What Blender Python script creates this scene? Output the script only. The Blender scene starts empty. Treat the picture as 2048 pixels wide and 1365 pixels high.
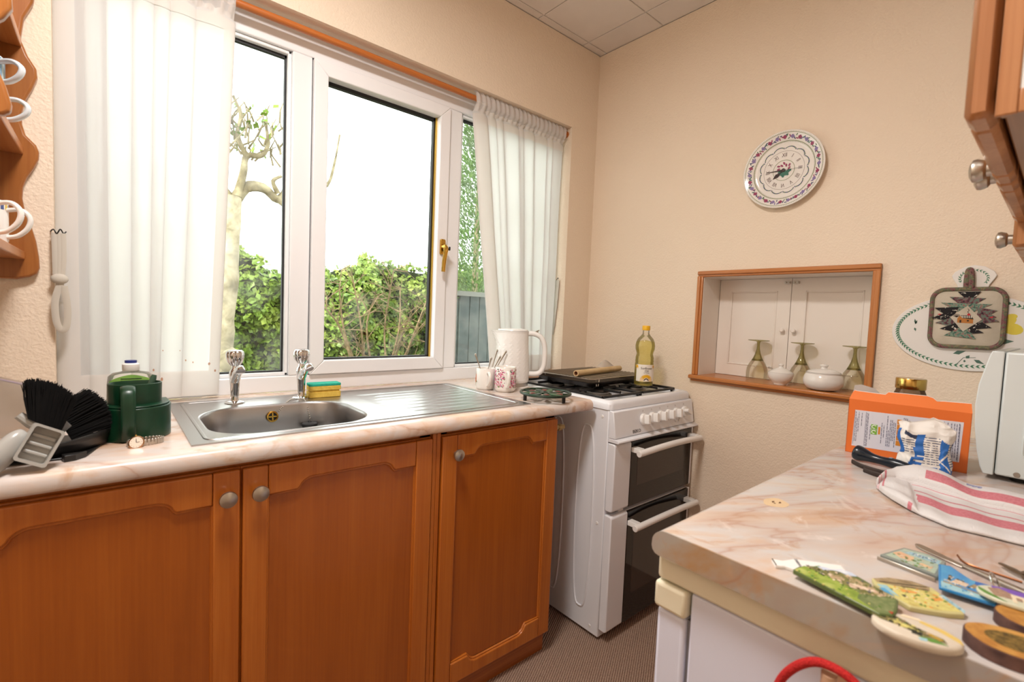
import bpy, bmesh, math, random
from mathutils import Vector, Matrix, Euler
C = bpy.context.scene.collection
scene = bpy.context.scene
PI = math.pi

# ------------------------------------------------------------------ camera
cam_d = bpy.data.cameras.new('camera')
cam_d.sensor_width = 36.0
cam_d.lens = 951.26 / 2048 * 36.0
cam_d.clip_start = 0.02
cam_d.dof.use_dof = True
cam_d.dof.focus_distance = 1.9
cam_d.dof.aperture_fstop = 5.0
cam = bpy.data.objects.new('camera', cam_d)
C.objects.link(cam)
yaw, pit, rol = (math.radians(a) for a in (40.4707, -3.2186, 2.3349))
fwd = Vector((math.sin(yaw) * math.cos(pit), math.cos(yaw) * math.cos(pit), math.sin(pit)))
r0 = Vector((math.cos(yaw), -math.sin(yaw), 0))
u0 = r0.cross(fwd)
rt = r0 * math.cos(rol) + u0 * math.sin(rol)
up = -r0 * math.sin(rol) + u0 * math.cos(rol)
cam.matrix_world = Matrix(((rt.x, up.x, -fwd.x, 0), (rt.y, up.y, -fwd.y, 0), (rt.z, up.z, -fwd.z, 1.2), (0, 0, 0, 1)))
scene.camera = cam

# ------------------------------------------------------------------ sky, sun, added lamp, exposure
world = bpy.data.worlds.new('sky')
scene.world = world
world.use_nodes = True
bg = world.node_tree.nodes['Background']
bg.inputs['Color'].default_value = (0.97, 0.985, 1.0, 1)
bg.inputs['Strength'].default_value = 5.0

sun_d = bpy.data.lights.new('sun', 'SUN')
sun_d.energy = 5.0
sun_d.angle = math.radians(1.5)
sun_d.color = (1.0, 0.93, 0.78)
sun = bpy.data.objects.new('sun', sun_d)
C.objects.link(sun)
sun.rotation_euler = Vector((0.80, 0.22, -0.62)).to_track_quat('-Z', 'Y').to_euler()

fill_d = bpy.data.lights.new('added_flash_fill', 'AREA')  # added area light near the ceiling, standing in for bounced camera flash
fill_d.shape = 'DISK'
fill_d.size = 0.34
fill_d.energy = 27.5
fill_d.color = (1.0, 0.96, 0.925)
fill = bpy.data.objects.new('added_flash_fill', fill_d)
C.objects.link(fill)
fill.location = (0.18, 0.72, 2.47)

port_d = bpy.data.lights.new('window_portal', 'AREA')
port_d.shape = 'RECTANGLE'
port_d.size = 1.9
port_d.size_y = 1.25
port_d.cycles.is_portal = True
port = bpy.data.objects.new('window_portal', port_d)
C.objects.link(port)
port.location = (0.83, 1.87, 1.51)
port.rotation_euler = (-PI / 2, 0, 0)

scene.view_settings.view_transform = 'Standard'
scene.view_settings.look = 'None'
scene.view_settings.gamma = 1
scene.view_settings.use_curve_mapping = False
scene.view_settings.exposure = 0.08

random.seed(7)

# ------------------------------------------------------------------ helpers
def lin(h, a=1):
    if isinstance(h, str):
        c = [int(h[i:i + 2], 16) / 255 for i in (0, 2, 4)]
        c = [x / 12.92 if x <= .04045 else ((x + .055) / 1.055) ** 2.4 for x in c]
        return (*c, a)
    return (*h[:3], a)


class B:
    """collects shapes; build() links them as ONE mesh object"""
    def __init__(s):
        s.v, s.f, s.mi, s.m = [], [], [], 0

    def add(s, vs, fs):
        n = len(s.v)
        s.v += [tuple(x) for x in vs]
        s.f += [tuple(i + n for i in f) for f in fs]
        s.mi += [s.m] * len(fs)
        return s

    def mat(s, i):
        s.m = i
        return s

    def mark(s):
        return len(s.v)

    def xf(s, M, start=0):
        for i in range(start, len(s.v)):
            s.v[i] = tuple(M @ Vector(s.v[i]))
        return s

    def box(s, x0, x1, y0, y1, z0, z1):
        vs = [(x, y, z) for z in (z0, z1) for y in (y0, y1) for x in (x0, x1)]
        return s.add(vs, [(0, 2, 3, 1), (4, 5, 7, 6), (0, 1, 5, 4), (2, 6, 7, 3), (0, 4, 6, 2), (1, 3, 7, 5)])

    def tube(s, pts, r=.01, n=8, closed=False, cap=True, flat=None):
        pts = [Vector(p) for p in pts]
        N = len(pts)
        rs = r if isinstance(r, (list, tuple)) else [r] * N
        vs, prev = [], None
        for i, p in enumerate(pts):
            a = pts[i - 1] if (i > 0 or closed) else p
            b = pts[(i + 1) % N] if (i < N - 1 or closed) else p
            t = (b - a).normalized()
            if prev is None:
                q = Vector((0, 0, 1)) if abs(t.z) < .9 else Vector((1, 0, 0))
                nn = (q - t * q.dot(t)).normalized()
            else:
                nn = prev - t * prev.dot(t)
                nn = nn.normalized() if nn.length > 1e-6 else prev
            prev = nn
            bb = t.cross(nn)
            for k in range(n):
                an = 2 * PI * k / n
                fx, fy = (1, 1) if flat is None else flat
                vs.append(p + (nn * math.cos(an) * fx + bb * math.sin(an) * fy) * rs[i])
        fs = []
        for i in range(N if closed else N - 1):
            for k in range(n):
                a, b = i * n + k, i * n + (k + 1) % n
                c, d = ((i + 1) % N) * n + (k + 1) % n, ((i + 1) % N) * n + k
                fs.append((a, b, c, d))
        if cap and not closed:
            fs.append(tuple(reversed(range(n))))
            fs.append(tuple(range((N - 1) * n, N * n)))
        return s.add(vs, fs)

    def cyl(s, p0, p1, r0, r1=None, n=20):
        return s.tube([p0, p1], [r0, r0 if r1 is None else r1], n)

    def lathe(s, prof, n=32, c=(0, 0, 0), sx=1, sy=1, a0=0, a1=2 * PI):
        """profile of (r, z) about the z axis"""
        full = abs(a1 - a0 - 2 * PI) < 1e-6
        vs, rows = [], []
        for r, z in prof:
            if r < 1e-7:
                rows.append([len(vs)])
                vs.append((c[0], c[1], c[2] + z))
            else:
                row = []
                for k in range(n if full else n + 1):
                    a = a0 + (a1 - a0) * k / n
                    row.append(len(vs))
                    vs.append((c[0] + r * math.cos(a) * sx, c[1] + r * math.sin(a) * sy, c[2] + z))
                rows.append(row)
        fs = []
        for A, Bq in zip(rows, rows[1:]):
            m = max(len(A), len(Bq))
            for k in range(m if full else m - 1):
                k2 = (k + 1) % m
                if len(A) == 1 and len(Bq) == 1:
                    continue
                if len(A) == 1:
                    fs.append((A[0], Bq[k2], Bq[k]))
                elif len(Bq) == 1:
                    fs.append((A[k], A[k2], Bq[0]))
                else:
                    fs.append((A[k], A[k2], Bq[k2], Bq[k]))
        return s.add(vs, fs)

    def prism(s, poly, z0, z1):
        n = len(poly)
        ar = sum(poly[i][0] * poly[(i + 1) % n][1] - poly[(i + 1) % n][0] * poly[i][1] for i in range(n))
        if ar < 0:
            poly = poly[::-1]
        vs = [(x, y, z0) for x, y in poly] + [(x, y, z1) for x, y in poly]
        fs = [tuple(reversed(range(n))), tuple(range(n, 2 * n))]
        fs += [(i, (i + 1) % n, n + (i + 1) % n, n + i) for i in range(n)]
        return s.add(vs, fs)

    def sheet(s, fn, nu, nv, closed_u=False):
        vs = [fn(i / nu, j / nv) for j in range(nv + 1) for i in range(nu + 1)]
        fs = [(j * (nu + 1) + i, j * (nu + 1) + i + 1, (j + 1) * (nu + 1) + i + 1, (j + 1) * (nu + 1) + i)
              for j in range(nv) for i in range(nu)]
        return s.add(vs, fs)

    def sph(s, c, rx, ry=None, rz=None, n=16, m=10):
        ry = rx if ry is None else ry
        rz = rx if rz is None else rz
        return s.lathe([(math.sin(PI * k / m), -math.cos(PI * k / m) * rz) for k in range(m + 1)], n, c, rx, ry)

    def text(s, body, size, M, depth=.0002, align='CENTER'):
        cu = bpy.data.curves.new('lettering', 'FONT')
        cu.body, cu.size, cu.align_x, cu.align_y, cu.extrude = body, size, align, 'CENTER', depth
        cu.resolution_u = 2
        o = bpy.data.objects.new('lettering', cu)
        me = bpy.data.meshes.new_from_object(o)
        s.add([M @ v.co for v in me.vertices], [tuple(p.vertices) for p in me.polygons])
        bpy.data.objects.remove(o)
        bpy.data.meshes.remove(me)
        bpy.data.curves.remove(cu)
        return s

    def build(s, name, mats, parent=None, smooth=35, bev=None, seg=2, solid=None, sub=0, weld=False):
        me = bpy.data.meshes.new(name)
        me.from_pydata(s.v, [], s.f)
        mats = mats if isinstance(mats, (list, tuple)) else [mats]
        for m in mats:
            me.materials.append(m)
        if len(mats) > 1:
            me.polygons.foreach_set('material_index', s.mi)
        if weld:
            bm = bmesh.new()
            bm.from_mesh(me)
            bmesh.ops.remove_doubles(bm, verts=bm.verts, dist=1e-5)
            bmesh.ops.recalc_face_normals(bm, faces=bm.faces)
            bm.to_mesh(me)
            bm.free()
        me.update()
        if smooth:
            me.shade_smooth()
            me.set_sharp_from_angle(angle=math.radians(smooth))
        o = bpy.data.objects.new(name, me)
        C.objects.link(o)
        if parent:
            o.parent = parent
        if solid:
            m = o.modifiers.new('thickness', 'SOLIDIFY')
            m.thickness, m.offset = solid, 0
        if sub:
            m = o.modifiers.new('round', 'SUBSURF')
            m.levels = m.render_levels = sub
        if bev:
            m = o.modifiers.new('soft_edge', 'BEVEL')
            m.width, m.segments, m.limit_method, m.angle_limit = bev, seg, 'ANGLE', math.radians(38)
            m.harden_normals = False
        return o


def tag(o, label=None, cat=None, group=None, kind=None):
    for k, v in (('label', label), ('category', cat), ('group', group), ('kind', kind)):
        if v:
            o[k] = v
    return o


def thing(name, label, cat, loc=(0, 0, 0), rz=0, group=None, M=None):
    o = bpy.data.objects.new(name, None)
    o.empty_display_size = .05
    C.objects.link(o)
    if M is not None:
        o.matrix_world = M
    else:
        o.location = loc
        o.rotation_euler = (0, 0, rz)
    return tag(o, label, cat, group)


def struct(o):
    o['kind'] = 'structure'
    return o


def frame(o, u, v):
    """matrix with x along u, y along v, z out of the surface"""
    u, v = Vector(u).normalized(), Vector(v).normalized()
    w = u.cross(v)
    return Matrix(((u.x, v.x, w.x, o[0]), (u.y, v.y, w.y, o[1]), (u.z, v.z, w.z, o[2]), (0, 0, 0, 1)))


def dup(root, loc=None, rz=None, label=None, group=None):
    r = root.copy()
    C.objects.link(r)
    if loc is not None:
        r.location = loc
    if rz is not None:
        r.rotation_euler = (0, 0, rz)
    if label:
        r['label'] = label
    if group:
        r['group'] = group
    for ch in list(root.children):
        c = ch.copy()
        C.objects.link(c)
        c.parent = r
        for g in list(ch.children):
            d = g.copy()
            C.objects.link(d)
            d.parent = c
    return r


def rrect(x0, x1, y0, y1, r, n=5):
    out = []
    for cx, cy, a in ((x1 - r, y1 - r, 0), (x0 + r, y1 - r, 90), (x0 + r, y0 + r, 180), (x1 - r, y0 + r, 270)):
        for k in range(n + 1):
            t = math.radians(a + 90 * k / n)
            out.append((cx + r * math.cos(t), cy + r * math.sin(t)))
    return out


def arc(cx, cy, r, a0, a1, n=8, ry=None):
    ry = r if ry is None else ry
    return [(cx + r * math.cos(math.radians(a0 + (a1 - a0) * k / n)), cy + ry * math.sin(math.radians(a0 + (a1 - a0) * k / n))) for k in range(n + 1)]


def smooth_path(pts, k=6):
    """Catmull-Rom through the points"""
    P = [Vector(p) for p in pts]
    out = []
    for i in range(len(P) - 1):
        a, b, c, d = P[max(i - 1, 0)], P[i], P[i + 1], P[min(i + 2, len(P) - 1)]
        for j in range(k):
            t = j / k
            out.append(.5 * ((2 * b) + (c - a) * t + (2 * a - 5 * b + 4 * c - d) * t * t + (3 * b - 3 * c + d - a) * t ** 3))
    out.append(P[-1])
    return out


# ------------------------------------------------------------------ materials
class MT:
    def __init__(s, name):
        s.m = bpy.data.materials.new(name)
        s.m.use_nodes = True
        s.t = s.m.node_tree
        s.p = s.t.nodes['Principled BSDF']
        s.out = s.t.nodes['Material Output']

    def n(s, typ, **kw):
        nd = s.t.nodes.new('ShaderNode' + typ)
        for k, v in kw.items():
            if k in nd.inputs:
                nd.inputs[k].default_value = v
            else:
                setattr(nd, k, v)
        return nd

    def l(s, a, b):
        s.t.links.new(a, b)

    def coord(s, sc=(1, 1, 1), rot=(0, 0, 0), kind='Object'):
        tc = s.n('TexCoord')
        mp = s.n('Mapping')
        mp.inputs['Scale'].default_value = sc
        mp.inputs['Rotation'].default_value = rot
        s.l(tc.outputs[kind], mp.inputs[0])
        return mp.outputs[0]

    def noise(s, vec, scale, det=4, rough=.5, dist=0):
        nd = s.n('TexNoise', Scale=scale, Detail=det, Roughness=rough, Distortion=dist)
        s.l(vec, nd.inputs['Vector'])
        return nd.outputs['Fac']

    def ramp(s, fac, stops):
        nd = s.n('ValToRGB')
        e = nd.color_ramp.elements
        e[0].position, e[0].color = stops[0][0], lin(stops[0][1])
        e[1].position, e[1].color = stops[-1][0], lin(stops[-1][1])
        for p, c in stops[1:-1]:
            x = e.new(p)
            x.color = lin(c)
        s.l(fac, nd.inputs[0])
        return nd.outputs[0]

    def mix(s, fac, a, b, mode='MIX'):
        nd = s.n('Mix', data_type='RGBA', blend_type=mode)
        if isinstance(fac, (int, float)):
            nd.inputs[0].default_value = fac
        else:
            s.l(fac, nd.inputs[0])
        for i, q in ((6, a), (7, b)):
            if isinstance(q, (str, tuple)):
                nd.inputs[i].default_value = lin(q)
            else:
                s.l(q, nd.inputs[i])
        return nd.outputs[2]

    def bump(s, h, strength=.3, dist=.002):
        nd = s.n('Bump', Strength=strength, Distance=dist)
        s.l(h, nd.inputs['Height'])
        s.l(nd.outputs[0], s.p.inputs['Normal'])
        return nd

    def set(s, color=None, rough=.5, metal=0, spec=None, coat=0, trans=0, ior=None, alpha=None):
        p = s.p
        if color is not None:
            if isinstance(color, (str, tuple)):
                p.inputs['Base Color'].default_value = lin(color)
            else:
                s.l(color, p.inputs['Base Color'])
        p.inputs['Roughness'].default_value = rough
        p.inputs['Metallic'].default_value = metal
        if spec is not None:
            p.inputs['Specular IOR Level'].default_value = spec
        p.inputs['Coat Weight'].default_value = coat
        p.inputs['Coat Roughness'].default_value = .12
        p.inputs['Transmission Weight'].default_value = trans
        if ior:
            p.inputs['IOR'].default_value = ior
        return s.m


def plain(name, c, rough=.5, metal=0, c2=None, sc=8, coat=0, bump=None, spec=None):
    """one colour with a little procedural variation, optional fine relief (scale, strength)"""
    M = MT(name)
    v = M.coord()
    col = M.ramp(M.noise(v, sc, 3), [(.3, c), (.7, c2 or c)]) if c2 else c
    if bump:
        M.bump(M.noise(v, bump[0], 3), bump[1], .001)
    return M.set(col, rough, metal, coat=coat, spec=spec)


def wood(name, c1, c2, c3, axis='Z', sc=1.0, rough=.35, coat=.25, bump=.08):
    M = MT(name)
    s = {'X': (1.2, 22, 22), 'Y': (22, 1.2, 22), 'Z': (22, 22, 1.2)}[axis]
    v = M.coord(tuple(x * sc for x in s))
    big = M.noise(v, 1.0, 4, .55, .6)
    s2 = {'X': (4, 190, 190), 'Y': (190, 4, 190), 'Z': (190, 190, 4)}[axis]
    v2 = M.coord(tuple(x * sc for x in s2))
    fine = M.noise(v2, 1.0, 3, .6)
    col = M.ramp(big, [(.25, c1), (.5, c2), (.75, c3)])
    col = M.mix(.35, col, M.ramp(fine, [(.3, c1), (.7, c3)]))
    M.bump(fine, bump, .0006)
    return M.set(col, rough, coat=coat)


def clear(name, col, rough=.02, glossy=.07, haze=None):
    """thin clear sheet: light passes straight through, Fresnel reflection on top"""
    M = MT(name)
    M.t.nodes.remove(M.p)
    tr = M.n('BsdfTransparent')
    tr.inputs[0].default_value = lin(col)
    gl = M.n('BsdfGlossy', Roughness=rough)
    fr = M.n('LayerWeight', Blend=.32)
    mul = M.n('Math', operation='MULTIPLY')
    mul.inputs[1].default_value = glossy * 8
    M.l(fr.outputs['Fresnel'], mul.inputs[0])
    clamp = M.n('Clamp')
    M.l(mul.outputs[0], clamp.inputs[0])
    mx = M.n('MixShader')
    M.l(clamp.outputs[0], mx.inputs[0])
    M.l(tr.outputs[0], mx.inputs[1])
    M.l(gl.outputs[0], mx.inputs[2])
    last = mx.outputs[0]
    if haze:
        d = M.n('BsdfDiffuse')
        d.inputs[0].default_value = lin(haze[0])
        m2 = M.n('MixShader')
        if len(haze) > 2:
            v = M.coord((1, 1, 1))
            f = M.ramp(M.noise(v, haze[2], 5, .6), [(.45, (0, 0, 0)), (.75, (haze[1],) * 3)])
            M.l(f, m2.inputs[0])
        else:
            m2.inputs[0].default_value = haze[1]
        M.l(last, m2.inputs[1])
        M.l(d.outputs[0], m2.inputs[2])
        last = m2.outputs[0]
    M.l(last, M.out.inputs[0])
    return M.m


def cloth_mat(name, col, trans=.45, through=.05, sc=900, stains=None):
    M = MT(name)
    M.t.nodes.remove(M.p)
    v = M.coord()
    c = None
    if stains:
        n = M.noise(v, 14, 2, .4)
        f = M.ramp(n, [(.735, (0, 0, 0)), (.75, (1, 1, 1))])
        c = M.mix(f, col, stains)
    bn = M.n('Bump', Strength=.25, Distance=.0005)
    M.l(M.noise(v, sc, 2), bn.inputs['Height'])
    d, t, tr = M.n('BsdfDiffuse'), M.n('BsdfTranslucent'), M.n('BsdfTransparent')
    for q in (d, t):
        if c is not None:
            M.l(c, q.inputs[0])
        else:
            q.inputs[0].default_value = lin(col)
        M.l(bn.outputs[0], q.inputs['Normal'])
    a, b = M.n('MixShader'), M.n('MixShader')
    a.inputs[0].default_value = trans
    b.inputs[0].default_value = through
    M.l(d.outputs[0], a.inputs[1])
    M.l(t.outputs[0], a.inputs[2])
    M.l(a.outputs[0], b.inputs[1])
    M.l(tr.outputs[0], b.inputs[2])
    M.l(b.outputs[0], M.out.inputs[0])
    return M.m


def wall_mat(name, c1, c2):
    M = MT(name)
    v = M.coord()
    col = M.ramp(M.noise(v, 2.2, 3), [(.3, c1), (.7, c2)])
    n1 = M.noise(v, 150, 3, .55)
    n2 = M.noise(v, 75, 2, .5)
    h = M.n('Math', operation='ADD')
    M.l(n1, h.inputs[0])
    M.l(n2, h.inputs[1])
    M.bump(h.outputs[0], .50, .0026)
    return M.set(col, .6, spec=.35)


def marble_mat(name, rot, c4=('d9b596', 'ddc8ba', 'd9d0cc', 'dfc6ae')):
    """pink and cream marble-pattern laminate"""
    M = MT(name)
    v = M.coord((1, 1, 1), rot)
    m2 = M.n('Mapping')
    m2.inputs['Scale'].default_value = (1.7, 5.2, 4)
    M.l(v, m2.inputs[0])
    vs = m2.outputs[0]
    cloud = M.ramp(M.noise(vs, 1.6, 5, .6, .8), [(.28, c4[0]), (.42, c4[1]), (.54, c4[2]), (.70, c4[3])])
    tan = M.ramp(M.noise(vs, 2.6, 6, .62, 1.4), [(.54, (0, 0, 0)), (.64, (.36, .36, .36)), (.78, (.6, .6, .6))])
    c = M.mix(tan, cloud, 'cfa27a')
    n = M.noise(vs, .62, 5, .5, .7)
    sub = M.n('Math', operation='SUBTRACT')
    M.l(n, sub.inputs[0])
    sub.inputs[1].default_value = .5
    ab = M.n('Math', operation='ABSOLUTE')
    M.l(sub.outputs[0], ab.inputs[0])
    vein = M.ramp(ab.outputs[0], [(0.0, (.5, .5, .5)), (.006, (.22, .22, .22)), (.035, (0, 0, 0))])
    bl = M.ramp(M.noise(v, 13, 5, .6, 1.2), [(.56, (0, 0, 0)), (.70, (.55, .55, .55))])
    c = M.mix(bl, c, 'b98a5e')
    c = M.mix(vein, c, 'a86e4a')
    w = M.ramp(M.noise(v, 9, 5, .65, 1.0), [(.6, (0, 0, 0)), (.72, (.6, .6, .6))])
    c = M.mix(w, c, 'f3e8e2')
    return M.set(c, .24, spec=.45)


m_wall = wall_mat('cream_anaglypta_paper', 'eddbc5', 'f1dfca')
m_ceil = plain('ceiling_tile_white', 'e6dcd4', .8, c2='e0d6ce')
m_white = plain('painted_white', 'f2e9e0', .35, c2='efe6dc', sc=4)
m_upvc = plain('white_upvc', 'f2f2f4', .22, spec=.5)
m_gasket = plain('black_gasket', '1c1c1e', .6)
m_brassbar = plain('gold_glazing_spacer', 'caa64e', .3, .9)
m_glass = clear('window_glass', 'f6faf6', haze=('cfd4d4', .22, 7))
m_oak = wood('stained_door_wood', 'a8550f', 'ba671d', 'c8782e', 'Z')
m_oakh = wood('stained_rail_wood', '8a4412', 'ad6022', 'c07232', 'X')
m_panel = wood('stained_door_panel', '964b0c', 'a85814', 'b6661e', 'Z', .8)
m_trimw = wood('orange_trim_wood', 'a8622c', 'bd763a', 'cc884a', 'Y', rough=.4)
m_rod = wood('orange_rod_wood', 'a4541c', 'bd6a2c', 'c87a3c', 'X', rough=.3)
m_pine = wood('varnished_pine', '8c4e1c', '9f6029', 'b07238', 'Z', .7)
m_cab = wood('wall_unit_wood', '9a5f34', 'b57a4c', 'c48c60', 'Z')
m_cabx = wood('wall_unit_wood_long', '7d5436', '9a6c48', 'ab7d58', 'X')
m_marble = marble_mat('marble_laminate', (0, 0, .45))
m_marble2 = marble_mat('marble_laminate_dry_side', (0, 0, .62), ('ccb09a', 'cdbfb6', 'cac5c3', 'd0bfae'))
M_ = MT('brushed_steel')
v_ = M_.coord((3, 400, 3))
M_.bump(M_.noise(v_, 1, 2), .05, .0003)
m_steel = M_.set('b2b0b0', .31, 1.0)
m_chrome = plain('chrome', 'dcdcdc', .06, 1.0)
m_nickel = plain('satin_nickel', 'b9b2a8', .32, 1.0)
m_brass = plain('brass', 'c9a04a', .2, 1.0)
m_gold = plain('gold_lid', 'c8a45a', .18, 1.0)
m_black = plain('black_plastic', '0c0c0c', .45)
m_iron = plain('black_enamel', '121110', .4, bump=(300, .1))
m_enamel = plain('white_enamel', 'eceef3', .16, spec=.6)
m_white_plastic = plain('white_plastic', 'f2f0ed', .25)
m_darkglass = plain('dark_oven_glass', '120b08', .06, spec=.6)
m_window_glass_dark = plain('oven_window', '3a302a', .08, spec=.6)
m_china = plain('white_china', 'efeae4', .12, coat=.4)
m_curtain = cloth_mat('white_cotton_curtain', 'f2f1f0', .52, .012, stains=None)
m_curtain_st = cloth_mat('white_cotton_curtain_stained', 'f4f0ec', .5, .06)
m_hem = cloth_mat('curtain_hem', 'f6f2ee', .42, .0)
m_strap = cloth_mat('white_tape', 'd9d2c6', .2, .0)

# ================================================================== SETTING
XE, XL, YW, ZC = 1.94, -.42, 1.665, 2.54          # end wall, left wall, window wall, ceiling
WX0, WX1, WZ0, WZ1 = -0.10, 1.755, 0.86, 2.135

# floor: ribbed brown loop carpet
M_ = MT('ribbed_carpet')
vr = M_.coord((1, 1, 1), (0, 0, math.radians(-29)))
wv = M_.n('TexWave', wave_type='BANDS', bands_direction='Y', Scale=42, Distortion=1.2, Detail=2)
wv.inputs['Detail Scale'].default_value = 6
M_.l(vr, wv.inputs['Vector'])
fl = M_.noise(M_.coord(), 240, 3, .7)
cc = M_.ramp(wv.outputs['Fac'], [(.1, '7c5c4c'), (.55, 'ae8e7a'), (.9, 'ccb09a')])
cc = M_.mix(.4, cc, M_.ramp(fl, [(.32, '5c4034'), (.68, 'd2b8a4')]))
hh = M_.n('Math', operation='ADD')
M_.l(wv.outputs['Fac'], hh.inputs[0])
M_.l(fl, hh.inputs[1])
M_.bump(hh.outputs[0], .8, .004)
m_carpet = M_.set(cc, .95, spec=.1)
struct(B().box(-.52, 2.1, -1.2, 1.9, -.1, 0).build('floor', m_carpet))

# walls
b = B()
b.box(XL, WX0, YW, 1.9, 0, ZC).box(WX1, 2.1, YW, 1.9, 0, ZC).box(WX0, WX1, YW, 1.9, WZ1, ZC).box(WX0, WX1, YW, 1.9, 0, .858)
struct(b.build('wall_window', m_wall))
HY0, HY1, HZ0, HZ1 = .436, 1.032, .956, 1.394    # serving hatch opening
b = B()
b.box(XE, 2.10, -.24, HY0, 0, ZC).box(XE, 2.10, HY1, YW, 0, ZC).box(XE, 2.10, HY0, HY1, HZ1, ZC).box(XE, 2.10, HY0, HY1, 0, HZ0)
struct(b.build('wall_end', m_wall))
struct(B().box(.5, XE, -.34, -.235, 0, ZC).box(.4, .5, -1.1, -.235, 0, ZC).build('wall_back', m_wall))
struct(B().box(XL, .4, -1.2, -1.1, 0, ZC).build('wall_passage', m_wall))
struct(B().box(XL - .1, XL, -1.2, 1.9, 0, ZC).build('wall_left', m_wall))

# ceiling with square tiles
ceil_o = struct(B().box(XL - .1, 2.1, -1.2, 1.9, ZC + .006, ZC + .12).build('ceiling', plain('ceiling_joint', 'efe7df', .8)))
xs = [1.80 - .305 * k for k in range(9)]
ys = [1.625 - .325 * k for k in range(9)]
xe = [XE] + xs
ye = [YW] + ys
for i in range(len(xe) - 1):
    for j in range(len(ye) - 1):
        x1, x0, y1, y0 = xe[i], max(xe[i + 1], XL), ye[j], max(ye[j + 1], -1.1)
        if x1 - x0 < .02 or y1 - y0 < .02:
            continue
        g = .0022
        B().box(x0 + g, x1 - g, y0 + g, y1 - g, ZC, ZC + .009).build('tile', m_ceil, ceil_o, smooth=0, bev=.0022, seg=1)

cg = thing('added_fitting', 'round white unseen disc added as a housing above the fill light', 'light', (.18, .72, ZC))  # unseen fitting, made up to give the added area light a housing
B().lathe([(0, 0), (.10, 0), (.10, -.030), (.185, -.036), (.19, -.055), (.186, -.058), (.180, -.045), (0, -.045)], 40).build('fitting', m_white, cg)

# ------------------------------------------------------------------ window_1
win = bpy.data.objects.new('window_1', None)
C.objects.link(win)
win.location = (.83, 1.78, .9)
struct(win)
wo = Vector(win.location)


def wbuild(b, name, m, parent=win, **k):
    b.xf(Matrix.Translation(-wo))
    return b.build(name, m, parent, **k)


FY0, FY1 = 1.750, 1.815
zt, zb = 2.052, .955
for nm, bx in (('frame_rail', (WX0, WX1, zt, WZ1)), ('frame_rail', (WX0, WX1, .9, zb)), ('frame_stile', (WX0, -.035, zb, zt)),
               ('frame_stile', (1.70, WX1, zb, zt)), ('mullion', (.479, .543, zb, zt)), ('mullion', (1.100, 1.165, zb, zt))):
    wbuild(B().box(bx[0], bx[1], FY0, FY1, bx[2], bx[3]), nm, m_upvc, bev=.004, seg=2)
# glazing beads of the two fixed lights, each with black gasket and pane
for x0, x1 in ((-.035, .479), (1.165, 1.70)):
    for bx in ((x0, x0 + .012, zb, zt), (x1 - .012, x1, zb, zt), (x0, x1, zb, zb + .012), (x0, x1, zt - .012, zt)):
        wbuild(B().box(bx[0], bx[1], 1.762, 1.79, bx[2], bx[3]), 'glazing_bead', m_upvc, bev=.003)
    b = B()
    for q in (.0,):
        a0, a1, c0, c1 = x0 + .010, x1 - .010, zb + .010, zt - .010
        b.box(a0, a0 + .008, 1.778, 1.792, c0, c1).box(a1 - .008, a1, 1.778, 1.792, c0, c1).box(a0, a1, 1.778, 1.792, c0, c0 + .007).box(a0, a1, 1.778, 1.792, c1 - .012, c1)
    wbuild(b, 'gasket', m_gasket, smooth=0)
    wbuild(B().box(x0 + .012, x1 - .012, 1.784, 1.790, zb + .012, zt - .012), 'pane', m_glass, smooth=0)
# opening sash
sx0, sx1, sz0, sz1, sw = .5455, 1.0980, .9570, 2.0495, .0485
wbuild(B().box(.5425, .5460, 1.757, 1.80, zb, zt).box(1.0955, 1.1, 1.752, 1.80, zb, zt).box(.543, 1.1, 1.752, 1.80, 2.0465, zt).box(.543, 1.1, 1.752, 1.80, zb, .959), 'sash_seal', m_gasket, smooth=0)


def mitre(x0, x1, z0, z1, w, y0, y1):
    o = [(x0, z0), (x1, z0), (x1, z1), (x0, z1)]
    i = [(x0 + w, z0 + w), (x1 - w, z0 + w), (x1 - w, z1 - w), (x0 + w, z1 - w)]
    out = []
    for k in range(4):
        k2 = (k + 1) % 4
        q = [o[k], o[k2], i[k2], i[k]]
        vs = [(x, y0, z) for x, z in q] + [(x, y1, z) for x, z in q]
        out.append((vs, [(0, 1, 2, 3), (7, 6, 5, 4), (0, 4, 5, 1), (1, 5, 6, 2), (2, 6, 7, 3), (3, 7, 4, 0)]))
    return out


for vs, fs in mitre(sx0, sx1, sz0, sz1, sw, 1.736, 1.80):
    wbuild(B().add(vs, fs), 'sash_rail', m_upvc, bev=.003, weld=True)
gx0, gx1, gz0, gz1 = sx0 + sw, sx1 - sw, sz0 + sw, sz1 - sw
b = B().box(gx0 - .001, gx0 + .004, 1.772, 1.79, gz0, gz1).box(gx0, gx1, 1.772, 1.79, gz0 - .001, gz0 + .006).box(gx0, gx1, 1.772, 1.79, gz1 - .012, gz1)
b.box(gx1 - .012, gx1 - .007, 1.772, 1.79, gz0, gz1)
wbuild(b, 'gasket', m_gasket, smooth=0)
wbuild(B().box(gx1 - .007, gx1 + .001, 1.765, 1.788, gz0, gz1), 'spacer_bar', m_brassbar, smooth=0)['label'] = 'gold spacer bar at the pane edge'
wbuild(B().box(gx0, gx1, 1.784, 1.790, gz0, gz1), 'pane', m_glass, smooth=0)
b = B().prism(rrect(-.012, .012, -.032, .032, .006), 0, .010)
b.xf(frame((1.073, 1.736, 1.47), (1, 0, 0), (0, 0, 1)))
hb = wbuild(b, 'handle', m_brass, bev=.002)
hb['label'] = 'brass window handle'
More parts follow.
